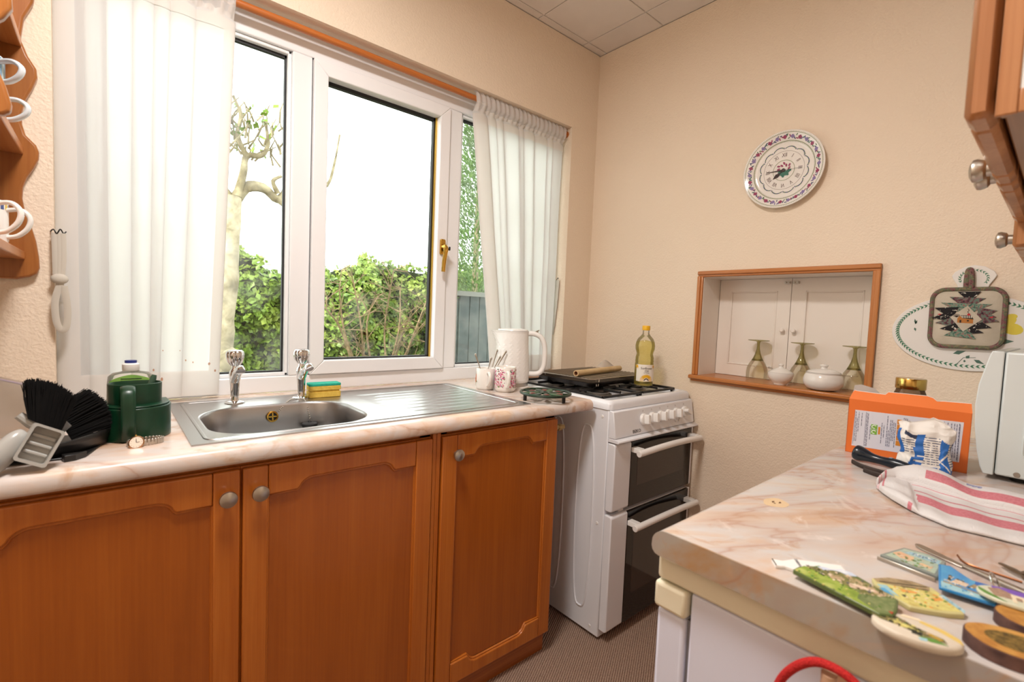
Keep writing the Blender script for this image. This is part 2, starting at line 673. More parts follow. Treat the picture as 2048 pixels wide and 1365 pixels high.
b = B().tube(smooth_path([(1.073, 1.728, 1.47), (1.073, 1.708, 1.468), (1.071, 1.700, 1.45), (1.068, 1.706, 1.41), (1.066, 1.708, 1.365)], 5), [.011] * 6 + [.0105] * 5 + [.009] * 6 + [.0085] * 4, 10)
wbuild(b, 'lever', m_brass, hb)
wbuild(B().cyl((1.085, 1.70, 1.462), (1.09, 1.698, 1.462), .008), 'lock_button', m_black, hb)

# window board on the right of the worktop
m_board = plain('brown_window_board', 'b58a6a', .5, c2='c9a184', sc=5)
struct(B().box(1.347, WX1, YW, 1.752, .86, .903).build('trim_1', m_board, bev=.002))

# ------------------------------------------------------------------ serving hatch in the end wall
tr = struct(bpy.data.objects.new('trim_2', None))
C.objects.link(tr)
tr.location = (XE, .73, 1.17)
to = Vector(tr.location)


def tb(b, name, m, **k):
    b.xf(Matrix.Translation(-to))
    return b.build(name, m, tr, **k)


def moulding(y0, y1, z0, z1, horiz):
    """three-stepped frame strip standing proud of the wall"""
    b = B()
    if horiz:
        w = z1 - z0
        b.box(XE - .010, XE, y0, y1, z0, z1).box(XE - .016, XE, y0, y1, z0 + w * .35, z1 - w * .05)
    else:
        w = y1 - y0
        s = 1 if y0 < .7 else -1
        b.box(XE - .010, XE, y0, y1, z0, z1)
        if s > 0:
            b.box(XE - .016, XE, y0, y1 - w * .4, z0, z1)
        else:
            b.box(XE - .016, XE, y0 + w * .4, y1, z0, z1)
    return b


m_trimz = wood('orange_trim_upright', 'a8622c', 'bd763a', 'cc884a', 'Z', rough=.4)
tb(moulding(.416, 1.052, HZ1 - .003, 1.416, True), 'top_moulding', m_trimw, bev=.003)
tb(moulding(.416, .439, .972, HZ1, False), 'side_moulding', m_trimz, bev=.003)
tb(moulding(1.029, 1.052, .972, HZ1, False), 'side_moulding', m_trimz, bev=.003)
tb(B().box(1.912, 2.10, .405, 1.062, .955, .972), 'sill', m_trimw, bev=.005)
tb(B().box(1.925, XE, .412, 1.056, .945, .956), 'sill_apron', m_trimw, bev=.003)
b = B().box(XE, 2.10, HY1 - .004, HY1 + .001, .972, HZ1).box(XE, 2.10, HY0 - .001, HY0 + .004, .972, HZ1).box(XE, 2.10, HY0, HY1, HZ1 - .004, HZ1 + .001)
tb(b, 'lining', m_white, smooth=0)
XD = 2.085
struct(B().box(XD + .02, XD + .03, HY0 - .02, HY1 + .02, .94, 1.42).build('wall_hatch_backing', m_white, smooth=0))
mid = .735
for n, (y0, y1) in enumerate(((mid + .001, HY1 - .006), (HY0 + .006, mid - .001))):
    d = struct(bpy.data.objects.new('door_%d' % (n + 1), None))
    C.objects.link(d)
    d.location = (XD, (y0 + y1) / 2, 1.17)
    off = Matrix.Translation(-Vector(d.location))
    p0, p1, q0, q1 = y0 + .05, y1 - .05, 1.022, 1.338
    b = B().box(XD, XD + .02, y0, p0, .974, 1.388).box(XD, XD + .02, p1, y1, .974, 1.388).box(XD, XD + .02, p0, p1, .974, q0).box(XD, XD + .02, p0, p1, q1, 1.388)
    b.xf(off).build('frame', m_white, d, smooth=0)
    B().box(XD + .005, XD + .015, p0 - .002, p1 + .002, q0 - .002, q1 + .002).xf(off).build('panel', m_white, d, smooth=0)
    bd = B()
    for bx in ((p0, p0 + .006, q0, q1), (p1 - .006, p1, q0, q1), (p0, p1, q0, q0 + .006), (p0, p1, q1 - .006, q1)):
        bd.box(XD - .002, XD + .006, *bx)
    bd.xf(off).build('bead', m_white, d, bev=.002)
    ky = mid + (.021 if n == 0 else -.021)
    k = B().lathe([(0, .022), (.006, .0215), (.009, .018), (.0085, .013), (.005, .008), (.0045, 0)], 16)
    k.xf(frame((XD, ky, 1.18), (0, -1, 0), (0, 0, 1))).xf(off).build('knob', m_white, d)
    k = B().prism(rrect(-.012, .012, -.006, .006, .004), 0, .006).cyl((-.006, 0, .006), (-.006, 0, .012), .004, n=10).cyl((.006, 0, .006), (.006, 0, .010), .0035, n=10)
    k.xf(frame((XD, mid + (.016 if n == 0 else -.016), 1.372), (0, -1, 0), (0, 0, 1))).xf(off).build('catch', m_nickel, d)['label'] = 'small metal ball catch'

# ================================================================== CURTAINS
rod = thing('curtain_rod', 'orange wooden curtain rod running along the top of the window', 'curtain rod', (.83, 1.70, 2.106))
B().cyl((-.92, 0, 0), (.917, 0, 0), .0115).build('pole', m_rod, rod)
for sx in (-.926, .918):
    B().cyl((sx, 0, 0), (sx + .006, 0, 0), .016).build('end_socket', m_rod, rod)
B().cyl((.885, .0, .012), (.885, .0, .027), .004).build('screw_hook', m_iron, rod)


def curtain_fn(xl0, xl1, xr0, xr1, z0, z1, nf, seed, amp):
    rnd = random.Random(seed)
    wd = [rnd.uniform(.55, 1.6) for _ in range(nf)]
    cum, t = [0], 0
    for w in wd:
        t += w
        cum.append(t)
    cum = [c / t for c in cum]
    am = [rnd.uniform(.6, 1.15) for _ in range(nf)]
    dr = [rnd.uniform(-.012, .012) for _ in range(nf + 1)]

    def ph(u):
        for i in range(nf):
            if u <= cum[i + 1] + 1e-9:
                return i, (u - cum[i]) / (cum[i + 1] - cum[i])
        return nf - 1, 1.0

    def fn(u, v, dy=0):
        z = z0 + (z1 - z0) * v
        i, t = ph(u)
        bell = (1 - v) ** 1.0
        xl, xr = xl0 + (xl1 - xl0) * v, xr0 + (xr1 - xr0) * v
        g = math.sin(2 * PI * t)
        a = amp * am[i] * (.55 + .45 * bell) * (1 if v < .93 else .55)
        y = 1.703 + a * math.cos(2 * PI * t) + .0015 * math.sin(9 * z + 5 * u)
        d = dr[i] * (1 - t) + dr[i + 1] * t
        x = xl + (xr - xl) * u + d * bell * (1 if .02 < u < .98 else 0) - .50 * am[i] * (cum[i + 1] - cum[i]) * (xr - xl) * g * (.75 + .25 * bell) * (1 if v < .93 else .1)
        if v > .945:
            y = 1.703 - .0205 + .003 * math.sin(2 * PI * u * nf * 2.3) if abs(v - .975) < .022 else 1.703 - .008 + .006 * math.sin(2 * PI * u * nf * 2.3 + 1)
        return (x, y + dy, z)
    return fn


def curtain(label, M4, fn, nu, hemL):
    root = thing('curtain', label, 'curtain', (M4[0], 1.703, M4[2]))
    off = Matrix.Translation((-M4[0], -1.703, -M4[2]))
    B().sheet(fn, nu, 70).xf(off).build('panel', m_curtain, root, smooth=180)
    B().sheet(lambda u, v: fn(u, v * .062, -.0025), nu, 4).xf(off).build('bottom_hem', m_hem, root, smooth=180)
    for a, c in hemL:
        B().sheet(lambda u, v: fn(a + (c - a) * u, .062 + v * .90, -.0025), 10, 60).xf(off).build('side_hem', m_hem, root, smooth=180)
    B().sheet(lambda u, v: fn(u, .90 + v * .045, -.0025), nu, 4).xf(off).build('rod_casing_hem', m_hem, root, smooth=180)
    return root


curtain('white cotton curtain hung at the left side of the window, spotted with brown stains', (.1, 0, .915),
        curtain_fn(-.086, -.094, .252, .300, .917, 2.135, 7, 4, .019), 300, ((.90, 1.0), (0, .07)))
curtain('white cotton curtain hung at the right side of the window behind the kettle', (1.5, 0, .93),
        curtain_fn(1.345, 1.180, 1.708, 1.732, .932, 2.135, 9, 9, .015), 260, ((0, .10),))
# brown stains on the left curtain: thin soaked spots lying on the cloth
lc = [o for o in C.objects if o.name == 'curtain'][0]
m_stain = cloth_mat('brown_stain', 'c99a80', .45, .1)
fnL = curtain_fn(-.086, -.094, .252, .300, .917, 2.135, 7, 4, .019)
for u, v, r in ((.60, .115, .0055), (.66, .113, .0016), (.70, .112, .0014), (.36, .068, .006), (.73, .095, .002), (.79, .105, .0025), (.84, .088, .0022), (.86, .083, .002), (.90, .078, .0035), (.66, .045, .004), (.92, .06, .003), (.55, .068, .003)):
    b = B()
    p = fnL(u, v, -.0042)
    n = 9
    vs = [p] + [(p[0] + r * math.cos(2 * PI * k / n) * random.uniform(.6, 1.1), p[1], p[2] + r * 1.3 * math.sin(2 * PI * k / n)) for k in range(n)]
    b.add(vs, [(0, k + 1, (k + 1) % n + 1) for k in range(n)])
    b.xf(Matrix.Translation((-.1, -1.703, -.915))).build('stain', m_stain, lc, smooth=0)

t = thing('curtain_tieback', 'knotted white fabric tieback hanging from a hook left of the window', 'tieback', (-.092, 1.655, 1.36))
B().tube(smooth_path([(-.014, .008, .0), (-.008, -.006, .004), (-.002, -.008, -.006), (.004, -.004, .006), (.010, -.006, -.004), (.014, .008, .002)], 4), .0016, 6).build('hook', m_iron, t)
b = B()
for dx in (-.006, .001, .008):
    b.tube(smooth_path([(dx, -.006, -.004), (dx + .001, -.009, -.06), (dx * .7, -.010, -.108)], 5), .0065, 6, flat=(1, .35))
b.build('tape', m_strap, t, smooth=80)
B().sph((.002, -.012, -.118), .017, .010, .013).build('knot', m_strap, t)
B().tube(smooth_path([(.004, -.012, -.128), (-.006, -.013, -.17), (-.005, -.013, -.22), (.004, -.013, -.246), (.014, -.013, -.235), (.016, -.013, -.19), (.010, -.013, -.135)], 5), .007, 6, flat=(1, .3)).build('loop', m_strap, t, smooth=80)
t = thing('curtain_tieback', 'plain white tape tieback hanging flat on the right window reveal', 'tieback', (1.752, 1.712, 1.388))
B().tube(smooth_path([(.003, 0, .004), (-.006, -.004, .006), (-.008, 0, -.002), (-.003, .005, -.006)], 4), .0016, 6).build('hook', m_iron, t)
B().tube(smooth_path([(-.004, 0, -.004), (-.005, .004, -.08), (-.005, .008, -.16), (-.004, .016, -.285)], 6), [.014] * 12 + [.012, .011, .010, .008, .006, .005, .004], 8, flat=(.2, 1)).build('tape', m_strap, t, smooth=80)
B().tube(smooth_path([(-.004, -.012, -.01), (-.005, -.008, -.10), (-.004, .008, -.25)], 6), .0022, 6).build('tape_edge', m_strap, t)

# ================================================================== BASE CABINETS
DY = 1.128


def arch_rail(x0, x1, zrail, depth, zplain, up=True):
    """top rail: plain edge at zplain (outer), shaped inner edge: shoulders then a raised flat arch"""
    W = x1 - x0
    sh = .062
    s = 1 if up else -1
    e = [(x0, zrail), (x0 + sh, zrail)]
    e += [(x0 + sh + .036 * (1 - math.cos(t * PI / 2)) * .9 + .004, zrail + s * depth * math.sin(t * PI / 2)) for t in (.15, .35, .55, .75, .92)]
    e += [(x0 + sh + .05, zrail + s * depth * 1.0)]
    mirror = [(x0 + x1 - x, z) for x, z in reversed(e)]
    pts = e + mirror
    return [(x0, zplain)] + pts + [(x1, zplain)]


def make_door(root, x0, x1, z0, z1, knob_x, knob_z):
    o = root.location
    off = Matrix.Translation(-Vector(o))
    st = .050
    # frame = stiles + rails in one joined door mesh
    b = B()
    b.box(x0, x0 + st, DY, DY + .022, z0, z1).box(x1 - st, x1, DY, DY + .022, z0, z1)
    R = frame((0, DY + .0215, 0), (1, 0, 0), (0, 0, 1))
    k = b.mark()
    b.prism(arch_rail(x0 + st + .0008, x1 - st - .0008, z1 - .068, .025, z1 - .0005), 0, .0215)
    b.prism(arch_rail(x0 + st + .0008, x1 - st - .0008, z0 + .068, .026, z0 + .0005, False), 0, .0215)
    b.xf(R, k)
    b.box(x0 - .003, x1 + .003, DY + .014, DY + .022, z0 - .003, z1 + .003)
    d = b.xf(off).build('door', [m_oak], root, bev=.0035, seg=3)
    B().box(x0 + st - .008, x1 - st + .008, DY + .009, DY + .0135, z0 + .05, z1 - .03).xf(off).build('panel', m_panel, d, smooth=0)
    # applied bead that follows the arched edges of the rails
    bd = B()
    up_, dn_ = arch_rail(x0 + st, x1 - st, z1 - .068, .025, z1)[1:-1], arch_rail(x0 + st, x1 - st, z0 + .068, .026, z0, False)[1:-1]
    loop = [(x, DY + .0085, z - .002) for x, z in up_] + [(x, DY + .0085, z + .002) for x, z in reversed(dn_)]
    bd.tube(loop, .0045, 6, closed=True)
    bd.xf(off).build('bead', m_oak, d)
    kb = B().lathe([(.006, 0), (.006, .010), (.0145, .014), (.0175, .019), (.0165, .0235), (.010, .027), (0, .0285)], 24)
    kb.xf(frame((knob_x, DY, knob_z), (1, 0, 0), (0, 0, 1))).xf(off).build('knob', m_nickel, d)
    return d


def cabinet(label, x0, x1, doors, group='oak fronted base units under the window'):
    root = thing('base_cabinet', label, 'cabinet', ((x0 + x1) / 2, 1.4, 0), group=None)
    off = Matrix.Translation(-root.location)
    b = B().box(x0, x0 + .016, 1.152, 1.655, .08, .858).box(x1 - .016, x1, 1.152, 1.655, .08, .858).box(x0, x1, 1.152, 1.655, .08, .096).box(x0, x1, 1.64, 1.655, .08, .72)
    b.box(x0, x1, 1.152, 1.17, .80, .856)
    b.box(x0, x0 + .045, 1.152, 1.17, .08, .857).box(x1 - .045, x1, 1.152, 1.17, .08, .857)
    if x0 > .5:
        b.box(x0, x0 + .0125, 1.134, 1.1525, .0, .857)
    elif x1 > .7:
        b.box(x1 - .012, x1, 1.134, 1.1525, .0, .857)
    b.xf(off).build('carcass', m_oak, root, smooth=0, bev=.001, seg=1)
    B().box(x0, x1 - .004, 1.156, 1.172, 0, .0795).xf(off).build('plinth', m_oakh, root, smooth=0)
    for d in doors:
        make_door(root, *d)
    return root


cabinet('double oak sink cabinet with two arched panel doors under the sink', -.262, .7045,
        ((-.248, .2155, .082, .845, .190, .791), (.2205, .689, .082, .845, .251, .791)))
cabinet('single oak cabinet with one arched door between sink cabinet and cooker', .7055, 1.192, ((.7225, 1.187, .082, .845, .765, .791),))
fp = thing('end_panel', 'plain oak filler panel closing the base units against the left wall', 'panel', (-.341, 1.16, 0))
B().box(-.078, .077, -.006, .012, .0, .857).box(-.078, -.06, .012, .49, 0, .857).build('board', m_oak, fp, bev=.002)

# ================================================================== WORKTOP UNDER THE WINDOW
wt = thing('worktop', 'pink marble laminate worktop with rounded front edge under the window', 'worktop', (.3, 1.4, .86))
off = Matrix.Translation(-wt.location)


def nose(y0, y1, z0, z1, r):
    """rounded front edge profile at y0, flat back at y1 (y, z)"""
    return [(y1, z0), (y0 + .012, z0)] + [(y0 + .012 - .012 * math.sin(math.radians(a)), z0 + .012 - .012 * math.cos(math.radians(a))) for a in (30, 60, 90)] + \
           [(y0 + r - r * math.cos(math.radians(a)), z1 - r + r * math.sin(math.radians(a))) for a in (15, 30, 45, 60, 75, 90)] + [(y1, z1)]


WXA, WXB = XL + .001, 1.347
b = B()
pf = nose(1.108, 1.19, .8615, .9, .020)
k = b.mark()
b.prism(pf, WXA, WXB)
b.xf(Matrix(((0, 0, 1, 0), (1, 0, 0, 0), (0, 1, 0, 0), (0, 0, 0, 1))), k)
b.box(WXA, .172, 1.19, 1.53, .8615, .9).box(.566, WXB, 1.19, 1.53, .8615, .9).box(WXA, WXB, 1.53, 1.664, .8615, .9).box(WX0 + .001, WXB, 1.664, 1.7495, .8615, .9)
b.xf(off).build('slab', m_marble, wt, smooth=30)

# ------------------------------------------------------------------ sink
sk = thing('sink', 'stainless steel inset sink with ribbed drainer on the right', 'sink', (.6, 1.41, .9))
off = Matrix.Translation(-sk.location)
SX0, SX1, SY0, SY1, SZ = .131, 1.082, 1.158, 1.668, .9035
XM = .600
b = B()
bowl = rrect(.180, .560, 1.200, 1.524, .105, 12)
N = len(bowl)
cxb, cyb = .37, 1.362


def outer_pt(x, y):
    dx, dy = x - cxb, y - cyb
    t = 1e9
    for d, lo, hi in ((dx, SX0 - cxb, XM - cxb), (dy, SY0 - cyb, SY1 - cyb)):
        if d > 1e-9:
            t = min(t, hi / d)
        elif d < -1e-9:
            t = min(t, lo / d)
    return (cxb + dx * t, cyb + dy * t)


loops = []
loops.append([(*outer_pt(x, y), SZ) for x, y in bowl])
# snap to the four corners so that the plate stays a full rectangle
for cxr, cyr in ((SX0, SY0), (XM, SY0), (XM, SY1), (SX0, SY1)):
    i = min(range(N), key=lambda q: (loops[0][q][0] - cxr) ** 2 + (loops[0][q][1] - cyr) ** 2)
    loops[0][i] = (cxr, cyr, SZ)
grow = lambda s, z: [(cxb + (x - cxb) * s, cyb + (y - cyb) * s, z) for x, y in bowl]
loops.append(grow(1.035, SZ))
for s_, z in ((1.02, SZ - .0005), (1.005, SZ - .003), (.992, SZ - .009), (.975, SZ - .05), (.955, SZ - .10), (.93, SZ - .128), (.88, SZ - .143), (.78, SZ - .149), (.3, SZ - .152)):
    loops.append(grow(s_, z))
vs = [p for L in loops for p in L]
fs = [(r * N + i, r * N + (i + 1) % N, (r + 1) * N + (i + 1) % N, (r + 1) * N + i) for r in range(len(loops) - 1) for i in range(N)]
fs.append(tuple((len(loops) - 1) * N + i for i in range(N)))
b.add(vs, fs)


def drain(u, v):
    x, y = XM + (SX1 - XM) * u, SY0 + (SY1 - SY0) * v
    z = SZ
    ex, ey = (x - .635) / .40, (y - 1.205) / .36
    if 0 < ex < 1 and 0 < ey < 1:
        edge = min(1, min(ex, 1 - ex) / .05) * min(1, min(ey, 1 - ey) / .04)
        lenm = min(1, max(0, ex - .30 * abs(ey - .45)) / .05)
        z += edge * (-.0022 + .0021 * lenm * max(0, math.cos(ey * 2 * PI * 8)) ** 3)
    return (x, y, z)


b.sheet(drain, 50, 150)
# turned-down outer edge
for a, c in (((SX0, SY0), (SX1, SY0)), ((SX1, SY0), (SX1, SY1)), ((SX1, SY1), (SX0, SY1)), ((SX0, SY1), (SX0, SY0))):
    b.add([(*a, SZ), (*c, SZ), (*c, .8995), (*a, .8995)], [(3, 2, 1, 0)])
b.xf(off).build('basin_and_drainer', m_steel, sk, smooth=50)
b = B()
b.tube([(*p, SZ) for p in rrect(SX0 + .030, SX1 - .030, SY0 + .026, SY1 - .024, .02)], .0042, 8, closed=True, flat=(.5, 1))
b.xf(off).build('raised_bead', m_steel, sk)
fr = frame((.372, 1.5165, .868), (1, 0, 0), (0, .12, 1))
b = B().lathe([(.016, 0), (.0165, .002), (.0155, .004), (.012, .0045), (.011, .003)], 24)
ov = b.xf(fr).xf(off).build('overflow', m_brass, sk)
ov['label'] = 'round brass overflow rose'
b = B().lathe([(0, .001), (.0115, .0015), (.0118, 0)], 20).xf(fr).xf(off).build('overflow_grille', m_black, ov)
b = B().box(-.011, .011, -.0017, .0017, .002, .004).box(-.0017, .0017, -.011, .011, .002, .004).xf(fr).xf(off).build('overflow_cross', m_brass, ov)
b = B().lathe([(.021, .002), (.023, .0035), (.0245, .0028), (.025, 0)], 24, (.37, 1.362, SZ - .152)).lathe([(0, .001), (.021, .002)], 24, (.37, 1.362, SZ - .152))
b.xf(off).build('waste_ring', m_chrome, sk)


# taps
def make_tap(label, loc):
    t = thing('pillar_tap', label, 'tap', loc)
    b = B().lathe([(0, 0), (.0265, 0), (.0265, .003), (.022, .006), (.012, .008), (.0105, .012), (.0115, .03), (.0145, .075), (.0155, .088), (.0135, .098), (.0085, .104), (.0085, .112), (0, .112)], 24)
    b.build('body', m_chrome, t, smooth=50)
    p = smooth_path([(0, 0, .066), (0, -.020, .083), (0, -.040, .098), (0, -.058, .107), (0, -.072, .109), (0, -.080, .103)], 4)
    B().tube(p, [.0135] * 4 + [.0125] * 4 + [.0115] * 4 + [.0115] * 4 + [.0125] * (len(p) - 16), 14).build('spout', m_chrome, t, smooth=60)
    h = B()
    n = 48
    prof = [(0, .112), (.0125, .112), (.0150, .115), (.0205, .123), (.0240, .136), (.0245, .147), (.0225, .154), (.0160, .158), (0, .159)]
    vs, fs = [], []
    for r, z in prof:
        for k in range(n):
            a = 2 * PI * k / n
            rr = r * (1 - .13 * (1 - abs(math.cos(3 * a))) ** 1.6 * (1 if .114 < z < .157 else 0))
            vs.append((rr * math.cos(a), rr * math.sin(a), z))
    for i in range(len(prof) - 1):
        for k in range(n):
            fs.append((i * n + k, i * n + (k + 1) % n, (i + 1) * n + (k + 1) % n, (i + 1) * n + k))
    h.add(vs, fs).build('handle', m_chrome, t, smooth=50)
    return t


make_tap('chrome pillar tap nearest the left curtain', (.287, 1.592, SZ))
make_tap('chrome pillar tap beside the yellow sponge', (.474, 1.590, SZ))

# plug hanging on its chain from the right-hand tap
pl = thing('sink_plug', 'black rubber sink plug on a ball chain hanging in the basin', 'plug', (.472, 1.493, .828))
B().lathe([(0, 0), (.018, 0), (.0225, .004), (.023, .013), (.019, .016), (.006, .017), (.004, .021), (0, .021)], 24).build('stopper', plain('black_rubber', '1b1b1d', .6), pl)


def chain(pts, r):
    b = B()
    P = smooth_path(pts, 14)
    L, acc = 0, 0
    for i in range(1, len(P)):
        seg = (P[i] - P[i - 1]).length
        acc += seg
        if acc > r * 2.3:
            b.sph(P[i], r, n=8, m=6)
            acc = 0
    return b


b = chain([(.002, 0, .021), (.001, .03, .06), (.0, .050, .0765), (-.004, .078, .0785)], .0022)
b.build('ball_chain', m_nickel, pl)
b = chain([(-.02, .085, .0785), (-.045, .055, .0785), (-.062, .036, .072), (-.083, .022, .052)], .0022)
b.build('overflow_chain', m_nickel, pl)

# sponge
sp = thing('sponge', 'yellow sponge with green scouring pad beside the right tap', 'sponge', (.545, 1.588, SZ + .0005), rz=math.radians(-3))
m_sponge = plain('yellow_foam', 'e3c35c', .9, c2='d2ae48', sc=90, bump=(260, .6))
b = B().prism(rrect(-.050, .050, -.024, .024, .007), 0, .018).prism(rrect(-.046, .046, -.021, .021, .007), .018, .023).prism(rrect(-.050, .050, -.024, .024, .007), .023, .037)
b.build('foam', m_sponge, sp, bev=.0015)
B().prism(rrect(-.050, .050, -.024, .024, .007), .0372, .045).build('scouring_pad', plain('green_scourer', '1f9c86', .95, c2='2fb59a', sc=120, bump=(500, .8)), sp, bev=.0015)

# ================================================================== COOKER
ck = thing('cooker', 'white freestanding gas cooker with two black glass oven doors in the corner', 'cooker', (1.380, 1.06, 0))
W_, D_ = .545, .592
b = B().box(0, W_, .001, D_, .012, .868)
b.build('body', m_enamel, ck, bev=.004)
b = B().box(.02, W_ - .02, .03, .06, 0, .0115)
b.build('plinth', m_black, ck, smooth=0)
# pressed outlines on the side panel
b = B()
for y0, y1, z0, z1 in ((.054, .138, .093, .797), (.207, .291, .093, .797)):
    yc, hw = (y0 + y1) / 2, (y1 - y0) / 2
    pts = []
    for k in range(40):
        a = 2 * PI * k / 40
        c, s_ = math.cos(a), math.sin(a)
        pts.append((-.0005, yc + hw * (.80 + .2 * (1 - abs(s_))) * math.copysign(abs(c) ** .55, c), (z0 + z1) / 2 + (z1 - z0) / 2 * math.copysign(abs(s_) ** .55, s_)))
    b.tube(pts, .0036, 8, closed=True)
b.build('pressed_outline', m_enamel, ck)
for y, z in ((.03, .84), (.03, .44), (.04, .04)):
    B().lathe([(.006, 0), (.005, .002), (0, .0025)], 12).xf(frame((0, y, z), (0, -1, 0), (0, 0, 1))).build('screw', m_white_plastic, ck)
# hob top with rolled rim
b = B()
o_ = rrect(-.004, W_ + .004, -.008, D_, .018, 6)
i_ = rrect(.030, W_ - .030, .030, D_ - .03, .015, 6)
mm = lambda t: [(a[0] + (c[0] - a[0]) * t, a[1] + (c[1] - a[1]) * t) for a, c in zip(o_, i_)]
LL = [[(*p, .868) for p in o_], [(*p, .888) for p in o_], [(*p, .8965) for p in mm(.15)], [(*p, .9005) for p in mm(.4)], [(*p, .9005) for p in mm(.75)], [(*p, .897) for p in mm(.93)], [(*p, .889) for p in i_]]
n = len(o_)
vs = [p for L in LL for p in L]
fs = [(r * n + i, r * n + (i + 1) % n, (r + 1) * n + (i + 1) % n, (r + 1) * n + i) for r in range(len(LL) - 1) for i in range(n)]
fs += [tuple((len(LL) - 1) * n + i for i in range(n)), tuple(reversed(range(n)))]
b.add(vs, fs).build('hob_top', m_enamel, ck, smooth=40)
# burners
m_alu = plain('burner_aluminium', '8f8a84', .4, 1.0)
for bx, by, br in ((.145, .175, .045), (.40, .175, .036), (.145, .41, .036), (.40, .41, .045)):
    o = B().lathe([(br + .012, .889), (br + .011, .893), (br, .894), (br, .901), (0, .901)], 24, (bx, by, 0)).build('burner', m_alu, ck)
    B().lathe([(br - .004, .901), (br - .002, .905), (br - .010, .909), (0, .909)], 24, (bx, by, 0)).build('burner_cap', m_iron, o)
# pan supports: one grid over each pair of burners
for gx in (.145, .40):
    b = B()
    x0, x1, y0, y1, zt_ = gx - .118, gx + .118, .055, .545, .9175
    for xx in (x0, x1):
        b.box(xx - .005, xx + .005, y0, y1, .899, .908)
    for yy in (y0, .293, y1):
        b.box(x0, x1, yy - .005, yy + .005, .899, .908)
    for xx in (x0, x1):
        for yy in (y0 + .01, y1 - .01):
            b.box(xx - .005, xx + .005, yy - .005, yy + .005, .889, .90)
    b.build('pan_support', m_iron, ck, bev=.0015, seg=1)
    P_ = [o for o in ck.children if o.name.startswith('pan_support')][-1]
    for by in (.175, .41):
        for dx, dy in ((1, 0), (-1, 0), (0, 1), (0, -1)):
            f = B()
            ex, ey = (.113 * dx, .113 * dy)
            ix, iy = (.030 * dx, .030 * dy)
            wx, wy = (.0045 * abs(dy), .0045 * abs(dx))
            f.box(gx + min(ex, ix) - wx, gx + max(ex, ix) + wx, by + min(ey, iy) - wy, by + max(ey, iy) + wy, .907, zt_)
            f.build('finger', m_iron, P_, bev=.0015, seg=1)
# control panel, slightly raked, with lip below
b = B()
prof = [(0, .766), (-.030, .766), (-.033, .772), (-.019, .864), (0, .868)]
k = b.mark()
b.prism(prof, 0, W_)
b.xf(Matrix(((0, 0, 1, 0), (1, 0, 0, 0), (0, 1, 0, 0), (0, 0, 0, 1))), k)
cp = b.build('control_panel', m_enamel, ck, bev=.003)
b = B()
k = b.mark()
b.prism([(0, .752), (-.045, .752), (-.05, .756), (-.048, .762), (-.032, .766), (0, .766)], 0, W_ + .006)
b.xf(Matrix(((0, 0, 1, 0), (1, 0, 0, 0), (0, 1, 0, 0), (0, 0, 0, 1))), k)
b.build('panel_lip', m_enamel, ck, bev=.0015)
tilt = math.atan2(.014, .092)
kv = (0, math.sin(tilt), math.cos(tilt))
kn0 = None
for i, kx in enumerate((.176, .234, .291, .348, .405, .470)):
    k = B().lathe([(.0225, 0), (.0225, .007), (.020, .010), (.016, .011), (0, .011)], 28)
    a = b_ = None
    m0 = k.mark()
    k.prism(rrect(-.0075, .0075, -.0185, .0185, .006), .010, .030)
    k.xf(Matrix.Rotation(math.radians(62 if i == 5 else -6), 4, 'Z'), m0)
    o = k.xf(frame((kx, -.0262, .820), (1, 0, 0), kv)).build('knob', m_white_plastic, ck, bev=.002)
M0 = lambda x, z, dz=0: frame((x, -.033 + (z - .772) / .092 * .014 - .0006, z), (1, 0, 0), kv)
B().text('BEKO', .0165, M0(.130, .782) @ Matrix.Diagonal((1.25, 1, 1, 1))).build('brand_lettering', plain('grey_print', '3b3b40', .5), cp, smooth=0)
m_pale = plain('pale_print', '8d8884', .5)
for i, kx in enumerate((.176, .234, .291, .348, .405, .470)):
    M = M0(kx, .849)
    b = B()
    k = b.mark()
    b.prism(arc(0, .0045, .0012, 0, 360, 8)[:-1], 0, .0003).prism([(-.004, 0), (.004, 0), (.004, .0006), (-.004, .0006)], 0, .0003).prism([(.0035, .001), (.0043, .001), (.0043, .004), (.0035, .004)], 0, .0003)
    b.xf(M, k).build('knob_mark', m_pale, cp, smooth=0)
b = B()
for x, z in ((.400, .789), (.425, .789), (.430, .800)):
    b.lathe([(.005, 0), (.004, .004), (0, .0045)], 12)
    b.xf(M0(x, z), len(b.v) - 25)
b.build('ignition_button', m_white_plastic, ck)


def oven_door(nm, z0, z1, gz0, gz1, hz):
    b = B()
    k = b.mark()
    pr = [(0, z0), (-.028, z0), (-.034, z0 + .006), (-.034, z1 - .006), (-.028, z1), (0, z1)]
    b.prism(pr, 0, .100)
    b.xf(Matrix(((0, 0, 1, 0), (1, 0, 0, 0), (0, 1, 0, 0), (0, 0, 0, 1))), k)
    b.box(.530, .545, -.033, 0, z0, z1).box(.10, .530, -.022, 0, z0, z1)
    d = b.build(nm, m_enamel, ck, bev=.004)
    B().box(.1, .531, -.0335, -.0215, z0 + .002, z1 - .002).build('glass_panel', m_darkglass, d, bev=.002)
    B().box(.142, .475, -.0345, -.030, gz0, gz1).build('viewing_window', m_window_glass_dark, d, bev=.001, seg=1)
    h = B()
    pts = [(.092 + (.535 - .092) * t, -.072 - .012 * math.sin(PI * t), hz + .012 * math.sin(PI * t) - .006) for t in [q / 16 for q in range(17)]]
    h.tube(pts, .0145, 14, flat=(.85, .8))
    for x in (.115, .512):
        h.box(x - .014, x + .014, -.070, -.030, hz - .008, hz + .010)
    h.build('handle', m_white_plastic, d, bev=.0015)
    return d


oven_door('grill_door', .497, .748, .572, .680, .715)
oven_door('oven_door', .045, .482, .150, .390, .436)
B().box(.06, .09, -.02, .0, .4825, .4965).build('door_hinge_cover', m_white_plastic, ck, bev=.003)

